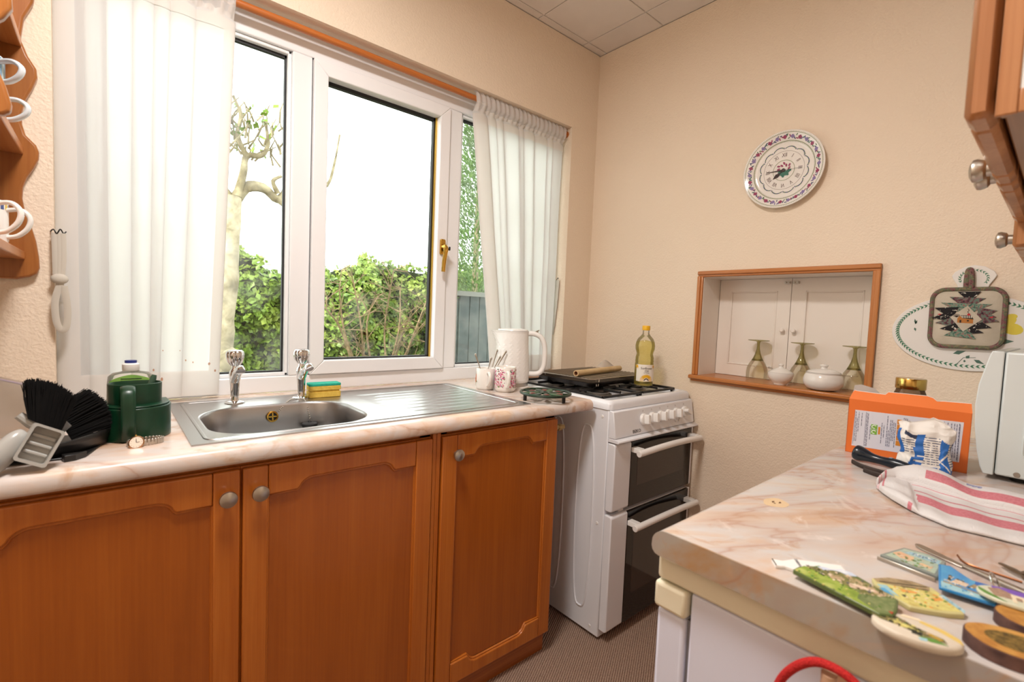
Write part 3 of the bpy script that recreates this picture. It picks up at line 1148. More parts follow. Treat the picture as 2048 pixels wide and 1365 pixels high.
# ------------------------------------------------------------------ things on the cooker
gp = thing('grill_pan', 'dark roasting tin with a wire rack lying on the back of the hob', 'pan', (1.655, 1.385, .9185), rz=math.radians(3))
m_tin = plain('burnt_tin', '1f1712', .5, .5, c2='34291f', sc=14)
o_, i_ = rrect(-.195, .195, -.150, .150, .02), rrect(-.180, .180, -.135, .135, .02)
n = len(o_)
LL = [[(*p, 0) for p in i_], [(*p, .020) for p in o_], [(*p, .021) for p in rrect(-.200, .200, -.155, .155, .022)], [(*p, .0185) for p in rrect(-.200, .200, -.155, .155, .022)], [(*p, .018) for p in rrect(-.193, .193, -.148, .148, .02)], [(*p, .002) for p in rrect(-.178, .178, -.133, .133, .02)]]
LL = [LL[0], LL[3], LL[2], LL[1], [(*p, .003) for p in i_]]
vs = [p for L in LL for p in L]
fs = [(r * n + i, r * n + (i + 1) % n, (r + 1) * n + (i + 1) % n, (r + 1) * n + i) for r in range(len(LL) - 1) for i in range(n)]
fs += [tuple(reversed(range(n))), tuple((len(LL) - 1) * n + i for i in range(n))]
B().add(vs, fs).build('tin', m_tin, gp, smooth=40)
rk = B().tube([(*p, .033) for p in rrect(-.192, .192, -.148, .148, .02)], .0026, 6, closed=True).build('rack_rim', m_nickel, gp)
for k in range(15):
    y = -.136 + k * .272 / 14
    B().cyl((-.192, y, .0355), (.192, y, .0355), .0021, n=6).build('wire', m_nickel, rk)
for x in (-.12, 0, .12):
    B().cyl((x, -.148, .031), (x, .148, .031), .0022, n=6).build('cross_wire', m_nickel, rk)
b = B()
for x, y in ((-.15, -.148), (.15, -.148), (-.15, .148), (.15, .148)):
    b.tube([(x - .012, y, .033), (x - .006, y, .004), (x + .006, y, .004), (x + .012, y, .033)], .002, 6)
b.build('rack_foot', m_nickel, rk)

pr = thing('paper_roll', 'narrow roll of brown baking paper lying on the wire rack', 'paper roll', (1.638, 1.325, .9695), rz=math.radians(8))
m_paper = plain('baking_paper', 'd8bd92', .7, c2='c9ab7c', sc=20)
b = B()
n = 24
vs = [(sx * .18, math.cos(2 * PI * k / n) * r, math.sin(2 * PI * k / n) * r) for sx, r in ((-1, .0125), (1, .0125), (1, .0085), (-1, .0085)) for k in range(n)]
fs = [(r * n + i, r * n + (i + 1) % n, ((r + 1) % 4) * n + (i + 1) % n, ((r + 1) % 4) * n + i) for r in range(4) for i in range(n)]
b.add(vs, fs).build('paper', m_paper, pr, smooth=50)
b = B()
vs = [(sx * .1805, math.cos(2 * PI * k / n) * r, math.sin(2 * PI * k / n) * r) for sx, r in ((-1, .0088), (1, .0088), (1, .0070), (-1, .0070)) for k in range(n)]
b.add(vs, fs).build('cardboard_core', plain('brown_card', '8b5d3c', .8), pr, smooth=50)
b = B().sheet(lambda u, v: (.06 + .11 * u, .012 + .035 * v, .004 + .034 * math.sin(PI * .62 * v) * (1 - abs(2 * u - 1) ** 1.5 * .8)), 8, 8)
b.build('loose_flap', clear('greaseproof', 'd8d0c6', .4, .05, haze=('cfc6bc', .6)), pr, smooth=80)

# oil bottle
ol = thing('oil_bottle', 'clear bottle of yellow sunflower oil with yellow cap standing on the hob', 'bottle', (1.757, 1.178, .918), rz=math.radians(-40))
prof = [(0, 0), (.034, 0), (.039, .004), (.0395, .012), (.038, .016), (.0395, .022), (.0395, .092), (.0375, .100), (.0395, .106), (.0375, .112), (.0385, .118), (.0365, .126), (.034, .136), (.0365, .146), (.040, .156), (.041, .172), (.038, .188), (.033, .200), (.022, .212), (.0145, .222), (.0135, .236), (0, .236)]
m_oil = MT('sunflower_oil').set('eadb6a', .05, trans=1.0, ior=1.33)
M_ = MT('bottle_plastic')
m_pet = clear('clear_plastic_bottle', 'fdfdfa', .03, .10)
B().lathe(prof, 36).build('bottle', m_pet, ol, smooth=50)
po = [(max(r - .0012, 0), z) for r, z in prof if z < .197]
po[0] = (0, .0015)
po[1] = (.033, .0015)
m_oilt = clear('yellow_oil', 'fcf8d2', .05, .03, haze=('f8ee90', .10))
B().lathe(po + [(0, .1955)], 36).build('oil', m_oilt, ol, smooth=50)
b = B().lathe([(.0150, .2365), (.0165, .238), (.0165, .254), (.0150, .2565), (0, .257)], 28)
b.build('cap', plain('yellow_cap', 'f0b81a', .4), ol)
m_lab = plain('label_white', 'f3ece0', .5)
lb = B().sheet(lambda u, v: (.0402 * math.sin((u - .5) * 2.3), -.0402 * math.cos((u - .5) * 2.3), .021 + .071 * v), 24, 1).build('label', m_lab, ol, smooth=80)


def on_label(R, x, z):
    a = x / R
    return (R * math.sin(a), -R * math.cos(a), z)


b = B()
m_yel, m_brn, m_ink = plain('print_yellow', 'eeb41c', .5), plain('print_brown', '4a2a1a', .5), plain('print_ink', '4c4440', .5)
R = .0407
for k in range(15):
    a = PI * k / 14
    c_, s_ = math.cos(a), math.sin(a)
    pts = [(.011 * c_, .011 * s_), (.020 * c_ - .004 * s_, .020 * s_ + .004 * c_), (.029 * c_, .029 * s_), (.020 * c_ + .004 * s_, .020 * s_ - .004 * c_)]
    b.add([on_label(R, x, .024 + z) for x, z in pts], [(0, 1, 2, 3)])
for sx in (-1, 1):
    for k in range(5):
        a = math.radians(270 + sx * (-5 + 24 * k)) if sx < 0 else math.radians(270 - (-5 + 24 * k))
        cx_, cz_ = sx * .040, .092
        pts = [(cx_, cz_), (cx_ + .010 * math.cos(a) - .003, cz_ + .010 * math.sin(a)), (cx_ + .020 * math.cos(a), min(.0915, cz_ + .020 * math.sin(a))), (cx_ + .010 * math.cos(a) + .003, cz_ + .010 * math.sin(a))]
        b.add([on_label(R, x, min(z, .0915)) for x, z in pts], [(0, 1, 2, 3)])
b.build('petal_print', m_yel, lb, smooth=0)
b = B()
pts = [(.0105 * math.cos(PI * k / 10), .0105 * math.sin(PI * k / 10)) for k in range(11)]
b.add([on_label(R + .0002, x, .024 + z) for x, z in pts], [tuple(range(11))])
b.build('flower_centre_print', m_brn, lb, smooth=0)
b = B()
for s_, size, z in (('Sunflower', .0125, .0765), ('Oil', .0135, .065), ('for cooking', .005, .0575)):
    k = b.mark()
    b.text(s_, size, Matrix.Translation((0, z, 0)))
    for i in range(k, len(b.v)):
        x, y, zz = b.v[i]
        b.v[i] = on_label(R + .0003 + zz, x, y)
b.build('label_lettering', m_ink, lb, smooth=0)

# gas valve on the wall side of the gap
gv = thing('gas_valve', 'brass gas bayonet valve in the gap beside the cooker', 'valve', (1.300, 1.215, .785))
m_oldbrass = plain('cream_brass', 'c8ac74', .4, .3)
B().cyl((-.118, 0, .004), (-.02, 0, .001), .009).cyl((-.06, 0, .002), (-.035, 0, .002), .014).build('pipe', m_oldbrass, gv, bev=.001)
B().lathe([(0, 0), (.011, 0), (.013, .004), (.013, .014), (.009, .018), (.009, .030), (0, .030)], 16).xf(frame((-.022, 0, 0), (0, 1, 0), (0, 0, 1))).build('nozzle', m_oldbrass, gv)

# ================================================================== WORKTOP THINGS, RIGHT END
ke = thing('kettle', 'white electric kettle with faceted body and steel base ring', 'kettle', (1.283, 1.500, .9), rz=math.radians(-40))
n = 28
prof = [(.071, .022), (.0735, .03), (.073, .08), (.0705, .13), (.067, .18), (.0655, .222), (.067, .232)]
vs, fs = [], []
for j in range(25):
    z = .022 + .210 * j / 24
    for (r0_, z0_), (r1_, z1_) in zip(prof, prof[1:]):
        if z0_ <= z <= z1_ + 1e-9:
            r = r0_ + (r1_ - r0_) * (z - z0_) / (z1_ - z0_)
    for k in range(n):
        a = 2 * PI * (k + .5 * (j % 2)) / n
        q = 0 if j > 19 else .0003 * (1 if (j + k) % 2 else -1) * (j > 1)
        lip = 0
        aa = (a - PI + PI) % (2 * PI) - PI
        if z > .17:
            w = max(0, math.cos(a - PI)) ** 8
            lip = .026 * w * ((z - .17) / .062) ** 1.3
        vs.append(((r + q + lip) * math.cos(a), (r + q) * math.sin(a), z))
for j in range(24):
    for k in range(n):
        k2 = (k + 1) % n
        if j % 2 == 0:
            fs += [(j * n + k, j * n + k2, (j + 1) * n + k), (j * n + k2, (j + 1) * n + k2, (j + 1) * n + k)]
        else:
            fs += [(j * n + k, (j + 1) * n + k2, (j + 1) * n + k), (j * n + k, j * n + k2, (j + 1) * n + k2)]
fs.append(tuple(24 * n + k for k in range(n)))
B().add(vs, fs).build('body', m_white_plastic, ke, smooth=8)
B().lathe([(0, .233), (.063, .233), (.061, .238), (.04, .241), (0, .242)], 32).build('lid', m_white_plastic, ke)
B().lathe([(0, .006), (.0705, .006), (.0705, .0225), (0, .0225)], 40).build('steel_band', m_nickel, ke)
B().lathe([(0, 0), (.076, 0), (.076, .0045), (.072, .006), (0, .006)], 40).build('base', m_white_plastic, ke)
hp = smooth_path([(.058, 0, .222), (.090, 0, .222), (.118, 0, .208), (.133, 0, .175), (.136, 0, .13), (.132, 0, .085), (.115, 0, .060), (.085, 0, .055), (.066, 0, .058)], 5)
B().tube(hp, .0125, 12, flat=(.85, 1.1)).build('handle', m_white_plastic, ke, smooth=60)
B().prism(rrect(-.008, .008, -.006, .006, .003), 0, .004).tube([(0, 0, .004), (.012, 0, .0095)], .0025, 6).xf(Matrix.Translation((.097, 0, .2285))).build('switch', m_nickel, ke)


def mug_profile(r, h, w=.0035, foot=.8):
    return [(0, .001), (r * foot * .85, .001), (r * foot, 0), (r * .94, h * .05), (r, h * .14), (r, h * .97), (r - w * .5, h), (r - w, h * .97), (r - w, h * .12), (r * .6, .006), (0, .006)]


def ear(r, h, sx=.028, w=.0042, wide=1.5):
    pts = smooth_path([(r - .003, 0, h * .80), (r + sx * .6, 0, h * .84), (r + sx, 0, h * .68), (r + sx * .9, 0, h * .45), (r + sx * .45, 0, h * .26), (r - .003, 0, h * .20)], 5)
    return B().tube(pts, w, 10, flat=(1, wide))


mp = thing('mug', 'white mug covered in pink blossom sprigs in front of the kettle', 'mug', (1.178, 1.412, .9), rz=math.radians(-118))
B().lathe(mug_profile(.0415, .096), 40).build('body', m_china, mp, smooth=50)
ear(.0415, .096).build('handle', m_china, mp, smooth=60)


def scatter(root, R, z0, z1, a0, a1, n, mats, seed, rr=(.0022, .0042), gap=None):
    rnd = random.Random(seed)
    b = B()
    for i in range(n):
        b.mat(rnd.choices(range(len(mats)), [5, 4, 1.4, 1.4][:len(mats)])[0])
        a, z, r = rnd.uniform(a0, a1), rnd.uniform(z0, z1), rnd.uniform(*rr)
        if gap and abs(((a - gap[0] + PI) % (2 * PI)) - PI) < gap[1]:
            continue
        m, ph = 7, rnd.random() * 6
        off_ = .0003 + .00003 * (i % 9)
        vs = []
        for k in range(m):
            t = ph + 2 * PI * k / m
            q = r * (1 if k % 2 else .62)
            vs.append(((R + off_) * math.cos(a + q * math.cos(t) / R), (R + off_) * math.sin(a + q * math.cos(t) / R), min(max(z + q * math.sin(t), z0 - .004), z1 + .004)))
        b.add(vs, [tuple(range(m))])
    return b.build('blossom_print', mats, root, smooth=0)


scatter(mp, .0415, .018, .088, 0, 2 * PI, 620, [plain('rose_print', 'd2607e', .3), plain('pink_print', 'e48fb8', .3), plain('leaf_print', '7f8f60', .3), plain('violet_print', '6a5a78', .3)], 3, (.0020, .0042), gap=(0, .24))
mw = thing('mug', 'cream mug with an orange flower holding teaspoons beside the pink mug', 'mug', (1.140, 1.489, .9), rz=math.radians(-112))
B().lathe(mug_profile(.0385, .084), 40).build('body', m_china, mw, smooth=50)
ear(.0385, .084).build('handle', m_china, mw, smooth=60)
b = B()
b.mat(0)
R = .0388
for (a, z, w, h) in ((-1.55, .042, .30, .030), (-1.48, .050, .14, .026), (-1.62, .036, .16, .022)):
    b.add([(R * math.cos(a + w * math.cos(t) * .5), R * math.sin(a + w * math.cos(t) * .5), z + h * .5 * math.sin(t)) for t in [2 * PI * k / 10 for k in range(10)]], [tuple(range(10))])
    R += .0002
b.mat(1)
for (a, z, w, h) in ((-1.36, .032, .16, .006), (-1.55, .064, .05, .02), (-1.5, .022, .05, .018)):
    b.add([(R * math.cos(a + w * math.cos(t) * .5), R * math.sin(a + w * math.cos(t) * .5), z + h * .5 * math.sin(t)) for t in [2 * PI * k / 8 for k in range(8)]], [tuple(range(8))])
b.build('flower_print', [plain('orange_print', 'd86a28', .3), plain('sprig_print', '6d7a34', .3)], mw, smooth=0)


def spoon(label, p, tip, group='teaspoons in the cream mug'):
    t = thing('teaspoon', label, 'spoon', p, group=group)
    d = Vector(tip) - Vector(p)
    B().tube([(0, 0, 0), d * .5, d], [.0024, .0018, .0040], 8, flat=(1, .45)).sph(d, .0044, .0044, .006, 8, 6).build('handle', m_nickel, t, smooth=60)
    B().sph((0, 0, 0), .007, .0045, .011, 10, 6).build('bowl', m_nickel, t)
    return t


mz = .918
spoon('thin steel teaspoon leaning furthest left in the cream mug', (1.140, 1.485, mz), (1.105, 1.513, 1.035))
spoon('steel teaspoon crossing to the right in the cream mug, left of the pink mug', (1.132, 1.489, mz), (1.166, 1.490, 1.020))
spoon('broad dark-handled teaspoon standing tallest behind the pink mug', (1.152, 1.494, mz), (1.205, 1.502, 1.050))
spoon('short teaspoon hidden in front of the tallest one behind the pink mug', (1.146, 1.492, mz), (1.206, 1.484, 1.026))
spoon('pale teaspoon leaning furthest right against the kettle', (1.138, 1.480, mz), (1.212, 1.455, 1.050))

tv = thing('trivet', 'green cast iron trivet with leaf pattern and short black feet', 'trivet', (1.188, 1.197, .9), rz=math.radians(20))
m_tg = plain('green_enamel', '12291d', .35, c2='1b3b28', sc=60)
b = B().tube([(.088 * math.cos(2 * PI * k / 48), .088 * math.sin(2 * PI * k / 48), .026) for k in range(48)], .0048, 8, closed=True)
rim = b.build('rim', m_tg, tv)


def leaf(c, a, L, w, z, th=.005):
    b = B()
    pts = [(0, 0), (L * .25, w * .7), (L * .55, w), (L * .8, w * .55), (L, 0), (L * .8, -w * .55), (L * .55, -w), (L * .25, -w * .7)]
    b.prism(pts, z, z + th)
    return b.xf(Matrix.Translation((c[0], c[1], 0)) @ Matrix.Rotation(a, 4, 'Z'))


m_tp = plain('dull_red_enamel', '7c4640', .4, c2='5e3630', sc=60)
m_tl = plain('light_leaf_enamel', '355a38', .4)
for k in range(9):
    a = 2 * PI * k / 9
    leaf((.018 * math.cos(a), .018 * math.sin(a)), a + .25, .068, .0125, .0225).build('leaf', m_tg if k % 3 else m_tl, tv, bev=.001, seg=1)
for k in range(6):
    a = 2 * PI * (k + .5) / 6
    B().lathe([(0, .0225), (.011, .0225), (.0125, .026), (.008, .0295), (0, .030)], 12, (.054 * math.cos(a), .054 * math.sin(a), 0)).build('rosette', m_tp, tv)
B().lathe([(.009, .0225), (.021, .0225), (.021, .028), (.009, .028), (.009, .0225)], 20).build('centre_ring', m_tg, tv)
for k in range(3):
    a = 2 * PI * k / 3 + .35
    B().cyl((.078 * math.cos(a), .078 * math.sin(a), 0), (.078 * math.cos(a), .078 * math.sin(a), .024), .006, .0065, 12).build('foot', m_iron, tv)

# ================================================================== WORKTOP THINGS, LEFT END
m_green = plain('dark_green_plastic', '08301d', .33, c2='0a3a24', sc=30)
cd = thing('sink_tidy', 'dark green plastic sink tidy with a cup and strap handle left of the sink', 'sink tidy', (.046, 1.320, .9))
D = [(.062, .042), (-.062, .042)] + arc(0, .0, .064, 180, 360, 20, .068)
Di = [(.059, .039), (-.059, .039)] + arc(0, .0, .061, 180, 360, 20, .065)
b = B().prism(D, 0, .070).prism(Di, .0702, .0745)
b.build('lower_tray', m_green, cd, bev=.004, seg=3)
n = 36
b = B()
prof = [(.047, .074), (.0475, .117), (.0455, .118), (.0445, .116), (.044, .078), (0, .078)]
b.lathe(prof, n, (0, -.004, 0), 1, .78).build('cup', m_green, cd)
hp = smooth_path([(-.014, -.036, .112), (-.014, -.052, .114), (-.014, -.070, .105), (-.014, -.078, .075), (-.014, -.077, .035), (-.012, -.066, .004)], 5)
B().tube(hp, .013, 10, flat=(.28, 1.0)).build('handle', m_green, cd, smooth=70)
br = thing('dish_brush', 'green dish brush handle standing in the cup of the sink tidy', 'brush', (.074, 1.318, .980))
B().tube([(-.010, 0, 0), (.004, .004, .045), (.006, .005, .052)], [.0055, .0062, .0045], 10).build('handle', plain('grey_green_plastic', '33503f', .4), br)
B().lathe([(0, -.001), (.012, 0), (.014, .012), (.006, .018), (0, .018)], 14, (-.012, 0, 0)).build('brush_head', m_green, br)
bo = thing('washing_up_bottle', 'clear bottle of green washing-up liquid with blue cap behind the sink tidy', 'bottle', (.042, 1.432, .9))
prof = [(0, 0), (.040, 0), (.044, .006), (.045, .05), (.044, .100), (.042, .118), (.034, .126), (.018, .129), (.0155, .131), (.0155, .134), (0, .134)]
B().lathe(prof, 32, (0, 0, 0), 1, .62).build('bottle', m_pet, bo, smooth=50)
B().lathe([(0, .002), (.039, .002), (.043, .008), (.0435, .075), (0, .075)], 32, (0, 0, 0), 1, .62).build('liquid', clear('green_liquid', 'e4f0dc', .05, .03, haze=('b4cca0', .12)), bo)
B().lathe([(.0155, .131), (.0165, .133), (.0165, .146), (.013, .149), (0, .149)], 24).build('collar', m_white_plastic, bo)
B().lathe([(.0115, .149), (.0115, .155), (0, .156)], 24).build('cap', plain('navy_cap', '20307c', .4), bo)
b = B().sheet(lambda u, v: (.0448 * math.cos(PI * (1.15 + .7 * u)), .0448 * .62 * math.sin(PI * (1.15 + .7 * u)) - .0006, .088 + .036 * v * (1 - .45 * abs(2 * u - 1) ** 1.5)), 20, 4)
lb = b.build('label', plain('green_label', '8fbf5a', .5, c2='6fa04a', sc=40), bo)
b = B()
for q in range(3):
    b.sheet(lambda u, v: (.0452 * math.cos(PI * (1.36 + .28 * u)), .0452 * .62 * math.sin(PI * (1.36 + .28 * u)) - .0010, .114 - .005 * q + .0016 * v), 10, 1)
b.build('label_lettering', plain('dark_print', '26382a', .5), lb)

wa = thing('wristwatch', 'steel wristwatch on an expanding bracelet in front of the sink tidy', 'watch', (.060, 1.222, .9), rz=math.radians(8))
b = B()
for k in range(30):
    a = 2 * PI * k / 30
    if 195 < math.degrees(a) < 255:
        continue
    x, y = .030 * math.cos(a), .013 * math.sin(a) + .004
    t = math.atan2(.013 * math.cos(a), -.030 * math.sin(a))
    m0 = b.mark()
    b.box(-.0024, .0024, -.0011, .0011, 0, .0125)
    b.xf(Matrix.Translation((x, y, .0005)) @ Matrix.Rotation(t, 4, 'Z'), m0)
b.build('bracelet', m_nickel, wa, bev=.0006, seg=1)
Mw = frame((-.018, -.010, .0092), (.96, -.12, .1), (.05, .45, .9))
case = B().lathe([(0, -.003), (.0120, -.003), (.0135, -.001), (.0135, .002), (.0118, .0035), (.0112, .0028), (0, .0028)], 32).xf(Mw).build('case', plain('rose_gold', 'c99b74', .22, 1.0), wa)
B().lathe([(0, .0031), (.0110, .0030)], 32).xf(Mw).build('dial', plain('watch_dial', 'ead9c8', .2, coat=.6), case)
b = B().box(-.0005, .0005, 0, .007, .0033, .0036).box(0, .0055, -.0004, .0004, .0033, .0036)
for k in range(12):
    a = 2 * PI * k / 12
    b.box(.0088 * math.cos(a) - .0004, .0088 * math.cos(a) + .0004, .0088 * math.sin(a) - .0004, .0088 * math.sin(a) + .0004, .0032, .0034)
b.xf(Mw).build('watch_hands', m_black, case, smooth=0)
B().cyl((0, .0135, 0), (0, .0162, 0), .0018, n=10).xf(Mw).build('crown', m_gold, case)

# dustpan and two brushes
dp = thing('dustpan', 'black plastic dustpan lying at the left end of the worktop', 'dustpan', (-.18, 1.27, .9))
m_dp = plain('scuffed_black_plastic', '141313', .42, c2='1e1c1b', sc=40)
fl_ = [(-.20, -.085), (.118, -.092), (.150, -.088), (.190, .060), (.18, .10), (-.20, .11)]
b = B().prism(fl_, .001, .004)
b.build('pan_floor', m_dp, dp, bev=.001, seg=1)
pts = [(-.22, -.082), (-.05, -.088), (.06, -.086), (.120, -.070), (.165, -.020), (.198, .068)]
sp_ = smooth_path([(x, y, 0) for x, y in pts], 6)
b = B().sheet(lambda u, v: (sp_[min(int(u * (len(sp_) - 1) + .5), len(sp_) - 1)].x * (1 + .02 * v), sp_[min(int(u * (len(sp_) - 1) + .5), len(sp_) - 1)].y - .022 * v + .004 * v * u, (.002 + .034 * v * (.75 + .25 * u))), len(sp_) - 1, 3)
b.build('pan_rim', m_dp, dp, solid=.003, smooth=60)
B().prism([(.115, -.094), (.150, -.090), (.135, -.108), (.120, -.112)], 0, .012).build('pan_corner', m_dp, dp, bev=.001)
m_bris = plain('black_bristles', '0f0e0e', .85, spec=.15)
m_grey = plain('grey_translucent_plastic', 'a9a9a6', .25, c2='b5b4b0', sc=12)


def bristles(root, b0, b1, t0, t1, tm, ythick, n, seed):
    """tufts from the block edge b0-b1 to the bowed tip line t0-tm-t1"""
    rnd = random.Random(seed)
    b = B()
    for i in range(n):
        u, w = rnd.random(), rnd.uniform(-1, 1)
        p = Vector(b0).lerp(Vector(b1), u) + Vector((0, w * ythick * .6, 0))
        q = (1 - u) ** 2 * Vector(t0) + 2 * u * (1 - u) * Vector(tm) + u * u * Vector(t1) + Vector((rnd.uniform(-.004, .004), w * ythick, rnd.uniform(-.006, .003)))
        m = p.lerp(q, .55) + Vector((rnd.uniform(-.002, .002), 0, rnd.uniform(-.001, .002)))
        b.tube([p, m, q], [.0011, .0010, .0006], 3, cap=False)
    # dense core between the tufts
    core = lambda s: [tuple(Vector(b0) + Vector((0, s, 0))), tuple(Vector(b1) + Vector((0, s, 0))), tuple(Vector(b1).lerp(Vector(t1), .86) + Vector((0, s, 0))), tuple(Vector(b0).lerp(Vector(b1), .5).lerp(Vector(tm), .80) + Vector((0, s, 0))), tuple(Vector(b0).lerp(Vector(t0), .86) + Vector((0, s, 0)))]
    A, Z = core(-ythick * .6), core(ythick * .6)
    b.add(A + Z, [(0, 1, 2, 3, 4), (9, 8, 7, 6, 5)] + [(i, i + 5, (i + 1) % 5 + 5, (i + 1) % 5) for i in range(5)])
    o = b.build('bristles', m_bris, root, smooth=0)
    o['kind'] = 'stuff'
    return o


hb1 = thing('hand_brush', 'hand brush with black bristles up and hollow grey plastic back, furthest left', 'brush', (-.086, 1.150, .917))
bristles(hb1, (-.020, .03, .066), (.020, .03, .036), (-.026, .05, .130), (.040, .05, .092), (.012, .05, .130), .020, 900, 1)
Mb = frame((-.004, -.008, .026), (.86, .05, -.50), (.42, .2, .89))
fo, fi = rrect(-.023, .022, -.034, .030, .005), rrect(-.019, .018, -.029, .026, .004)
n = len(fo)
b = B()
LL = [[(*p, 0) for p in fo], [(*p, .022) for p in fo], [(*p, .022) for p in fi], [(*p, .006) for p in fi]]
vs = [p for L in LL for p in L]
b.add(vs, [(r * n + i, r * n + (i + 1) % n, (r + 1) * n + (i + 1) % n, (r + 1) * n + i) for r in range(3) for i in range(n)] + [tuple(reversed(range(n))), tuple(3 * n + i for i in range(n))])
blk = b.xf(Mb).build('block', m_grey, hb1, smooth=40)
for k in range(3):
    B().box(-.018, .017, -.019 + k * .014, -.013 + k * .014, .006, .013).xf(Mb).build('rib', m_grey, blk, bev=.002)
B().tube([(-.033, .03, .072), (-.018, .03, .056), (.0, .022, .044)], [.007, .009, .008], 10).build('head_edge', m_grey, hb1)
hd = smooth_path([(-.022, -.004, .043), (-.032, -.012, .036), (-.046, -.022, .018), (-.058, -.030, .002), (-.064, -.034, -.003)], 5)
rr_ = [.008 + .010 * math.sin(PI * min(1, .12 + i / (len(hd) - 1) * .78)) for i in range(len(hd))]
hdl = B().tube(hd, rr_, 14, flat=(1.05, .8)).build('handle', m_grey, hb1, smooth=70)
Mh = frame((-.0555, -.0425, .0075), (.8, -.1, .6), (-.45, .1, .85))
B().lathe([(0, .0045), (.0082, .0045)], 20).xf(Mh).build('hanging_hole', m_black, hdl)
B().lathe([(.0082, .003), (.0088, .006), (.0100, .003)], 20).xf(Mh).build('hole_rim', m_grey, hdl)
hb2 = thing('hand_brush', 'black bristled hand brush leaning to the right beside the green sink tidy', 'brush', (-.04, 1.235, .905))
bristles(hb2, (-.040, .03, .072), (-.014, .02, .016), (.006, .04, .108), (.044, .03, .036), (.044, .04, .088), .020, 800, 2)
b = B()
k = b.mark()
b.prism([(-.026, -.022), (.014, -.022), (.022, -.004), (.018, .010), (-.026, .006)], -.012, .012)
b.xf(frame((-.034, .0, .040), (.62, .1, .78), (.7, .3, -.6)), k)
b.build('block', plain('clear_grey_plastic', '8b9094', .2), hb2, bev=.002)
B().tube(smooth_path([(-.045, -.01, .018), (-.07, -.03, -.0), (-.085, -.045, .004), (-.095, -.05, .006)], 4), [.009] * 9 + [.010, .009, .008, .006], 10, flat=(1, .6)).build('handle', plain('clear_grey_plastic_handle', '9aa2a8', .2), hb2, smooth=70)

zb_ = thing('zip_bag', 'clear plastic zip bag with a purple seal line standing behind the dustpan', 'bag', (-.235, 1.43, .9))
m_bag = clear('bag_film', 'efe8e0', .25, .06, haze=('c9c0b6', .45))
b = B()
for s in (-1, 1):
    b.sheet(lambda u, v: (-.11 + .235 * u - .014 * v * u, s * (.004 + .030 * math.sin(PI * min(max(u, .03), .97)) * (1 - v) ** .8 * math.sin(PI * (.15 + .5 * v))) + .006 * math.sin(9 * u + 3 * v), .001 + .155 * v - .045 * v * u ** 2), 20, 14)
b.build('film', m_bag, zb_, smooth=70)
B().tube([(-.11 + .235 * u - .014 * u, .006 * math.sin(9 * u + 3), .150 - .045 * u * u) for u in [k / 20 for k in range(21)]], .0022, 6).build('zip', plain('purple_zip', 'a78fc4', .4), zb_)

# ================================================================== PINE SHELF UNIT ON THE LEFT WALL
sh = thing('wall_shelf', 'varnished pine wall shelf with scalloped side panels left of the window', 'shelf', (XL, 1.43, 1.24))
off = Matrix.Translation(-sh.location)
edge = [(-.165, 1.236), (-.142, 1.243), (-.130, 1.252), (-.1255, 1.266), (-.1265, 1.292), (-.131, 1.33), (-.141, 1.375), (-.150, 1.405), (-.1535, 1.43), (-.152, 1.455), (-.145, 1.48), (-.133, 1.505), (-.1245, 1.528), (-.1235, 1.545), (-.128, 1.560), (-.146, 1.580), (-.152, 1.605), (-.152, 1.63), (-.146, 1.66), (-.134, 1.69), (-.1245, 1.72), (-.126, 1.74), (-.140, 1.765), (-.152, 1.80), (-.146, 1.85), (-.130, 1.89), (-.1245, 1.93), (-.15, 1.97), (-.2, 1.985)]
poly = [(XL + .004, 1.236)] + edge + [(XL + .004, 1.985)]
near = [(XL + .004, 1.500), (-.150, 1.500), (-.132, 1.503), (-.1235, 1.510), (-.1225, 1.523), (-.129, 1.552), (-.137, 1.575), (-.150, 1.600), (-.153, 1.62), (-.146, 1.645), (-.130, 1.662), (-.1195, 1.682), (-.1205, 1.705), (-.135, 1.74), (-.152, 1.79), (-.14, 1.86), (-.125, 1.92), (-.15, 1.97), (-.2, 1.985), (XL + .004, 1.985)]
for y0, y1, pp in ((1.644, 1.663, poly), (1.195, 1.214, near)):
    b = B().prism(pp, 0, y1 - y0)
    b.xf(frame((0, y1, 0), (1, 0, 0), (0, 0, 1))).xf(off).build('side_panel', m_pine, sh, bev=.005, seg=3)
m_pinef = wood('varnished_pine_shelf', 'a4591f', 'be7034', 'd0905a', 'Y', .7)
for z in (1.284, 1.532, 1.78):
    B().box(XL + .004, -.150, 1.214, 1.644, z, z + .019).xf(off).build('shelf_board', m_pinef, sh, bev=.002)
B().box(XL + .001, XL + .008, 1.2, 1.66, 1.25, 1.97).xf(off).build('back_board', m_pine, sh, smooth=0)


def stripes(root, R, z0, z1, cols, n=40):
    b = B()
    for k in range(n):
        b.mat(k % len(cols))
        a0, a1 = 2 * PI * (k + .15) / n, 2 * PI * (k + .75) / n
        b.add([((R) * math.cos(a), (R) * math.sin(a), z) for a, z in ((a0, z0), (a1, z0), (a1, z1), (a0, z1))], [(0, 1, 2, 3)])
    return b.build('stripe_print', cols, root, smooth=0)


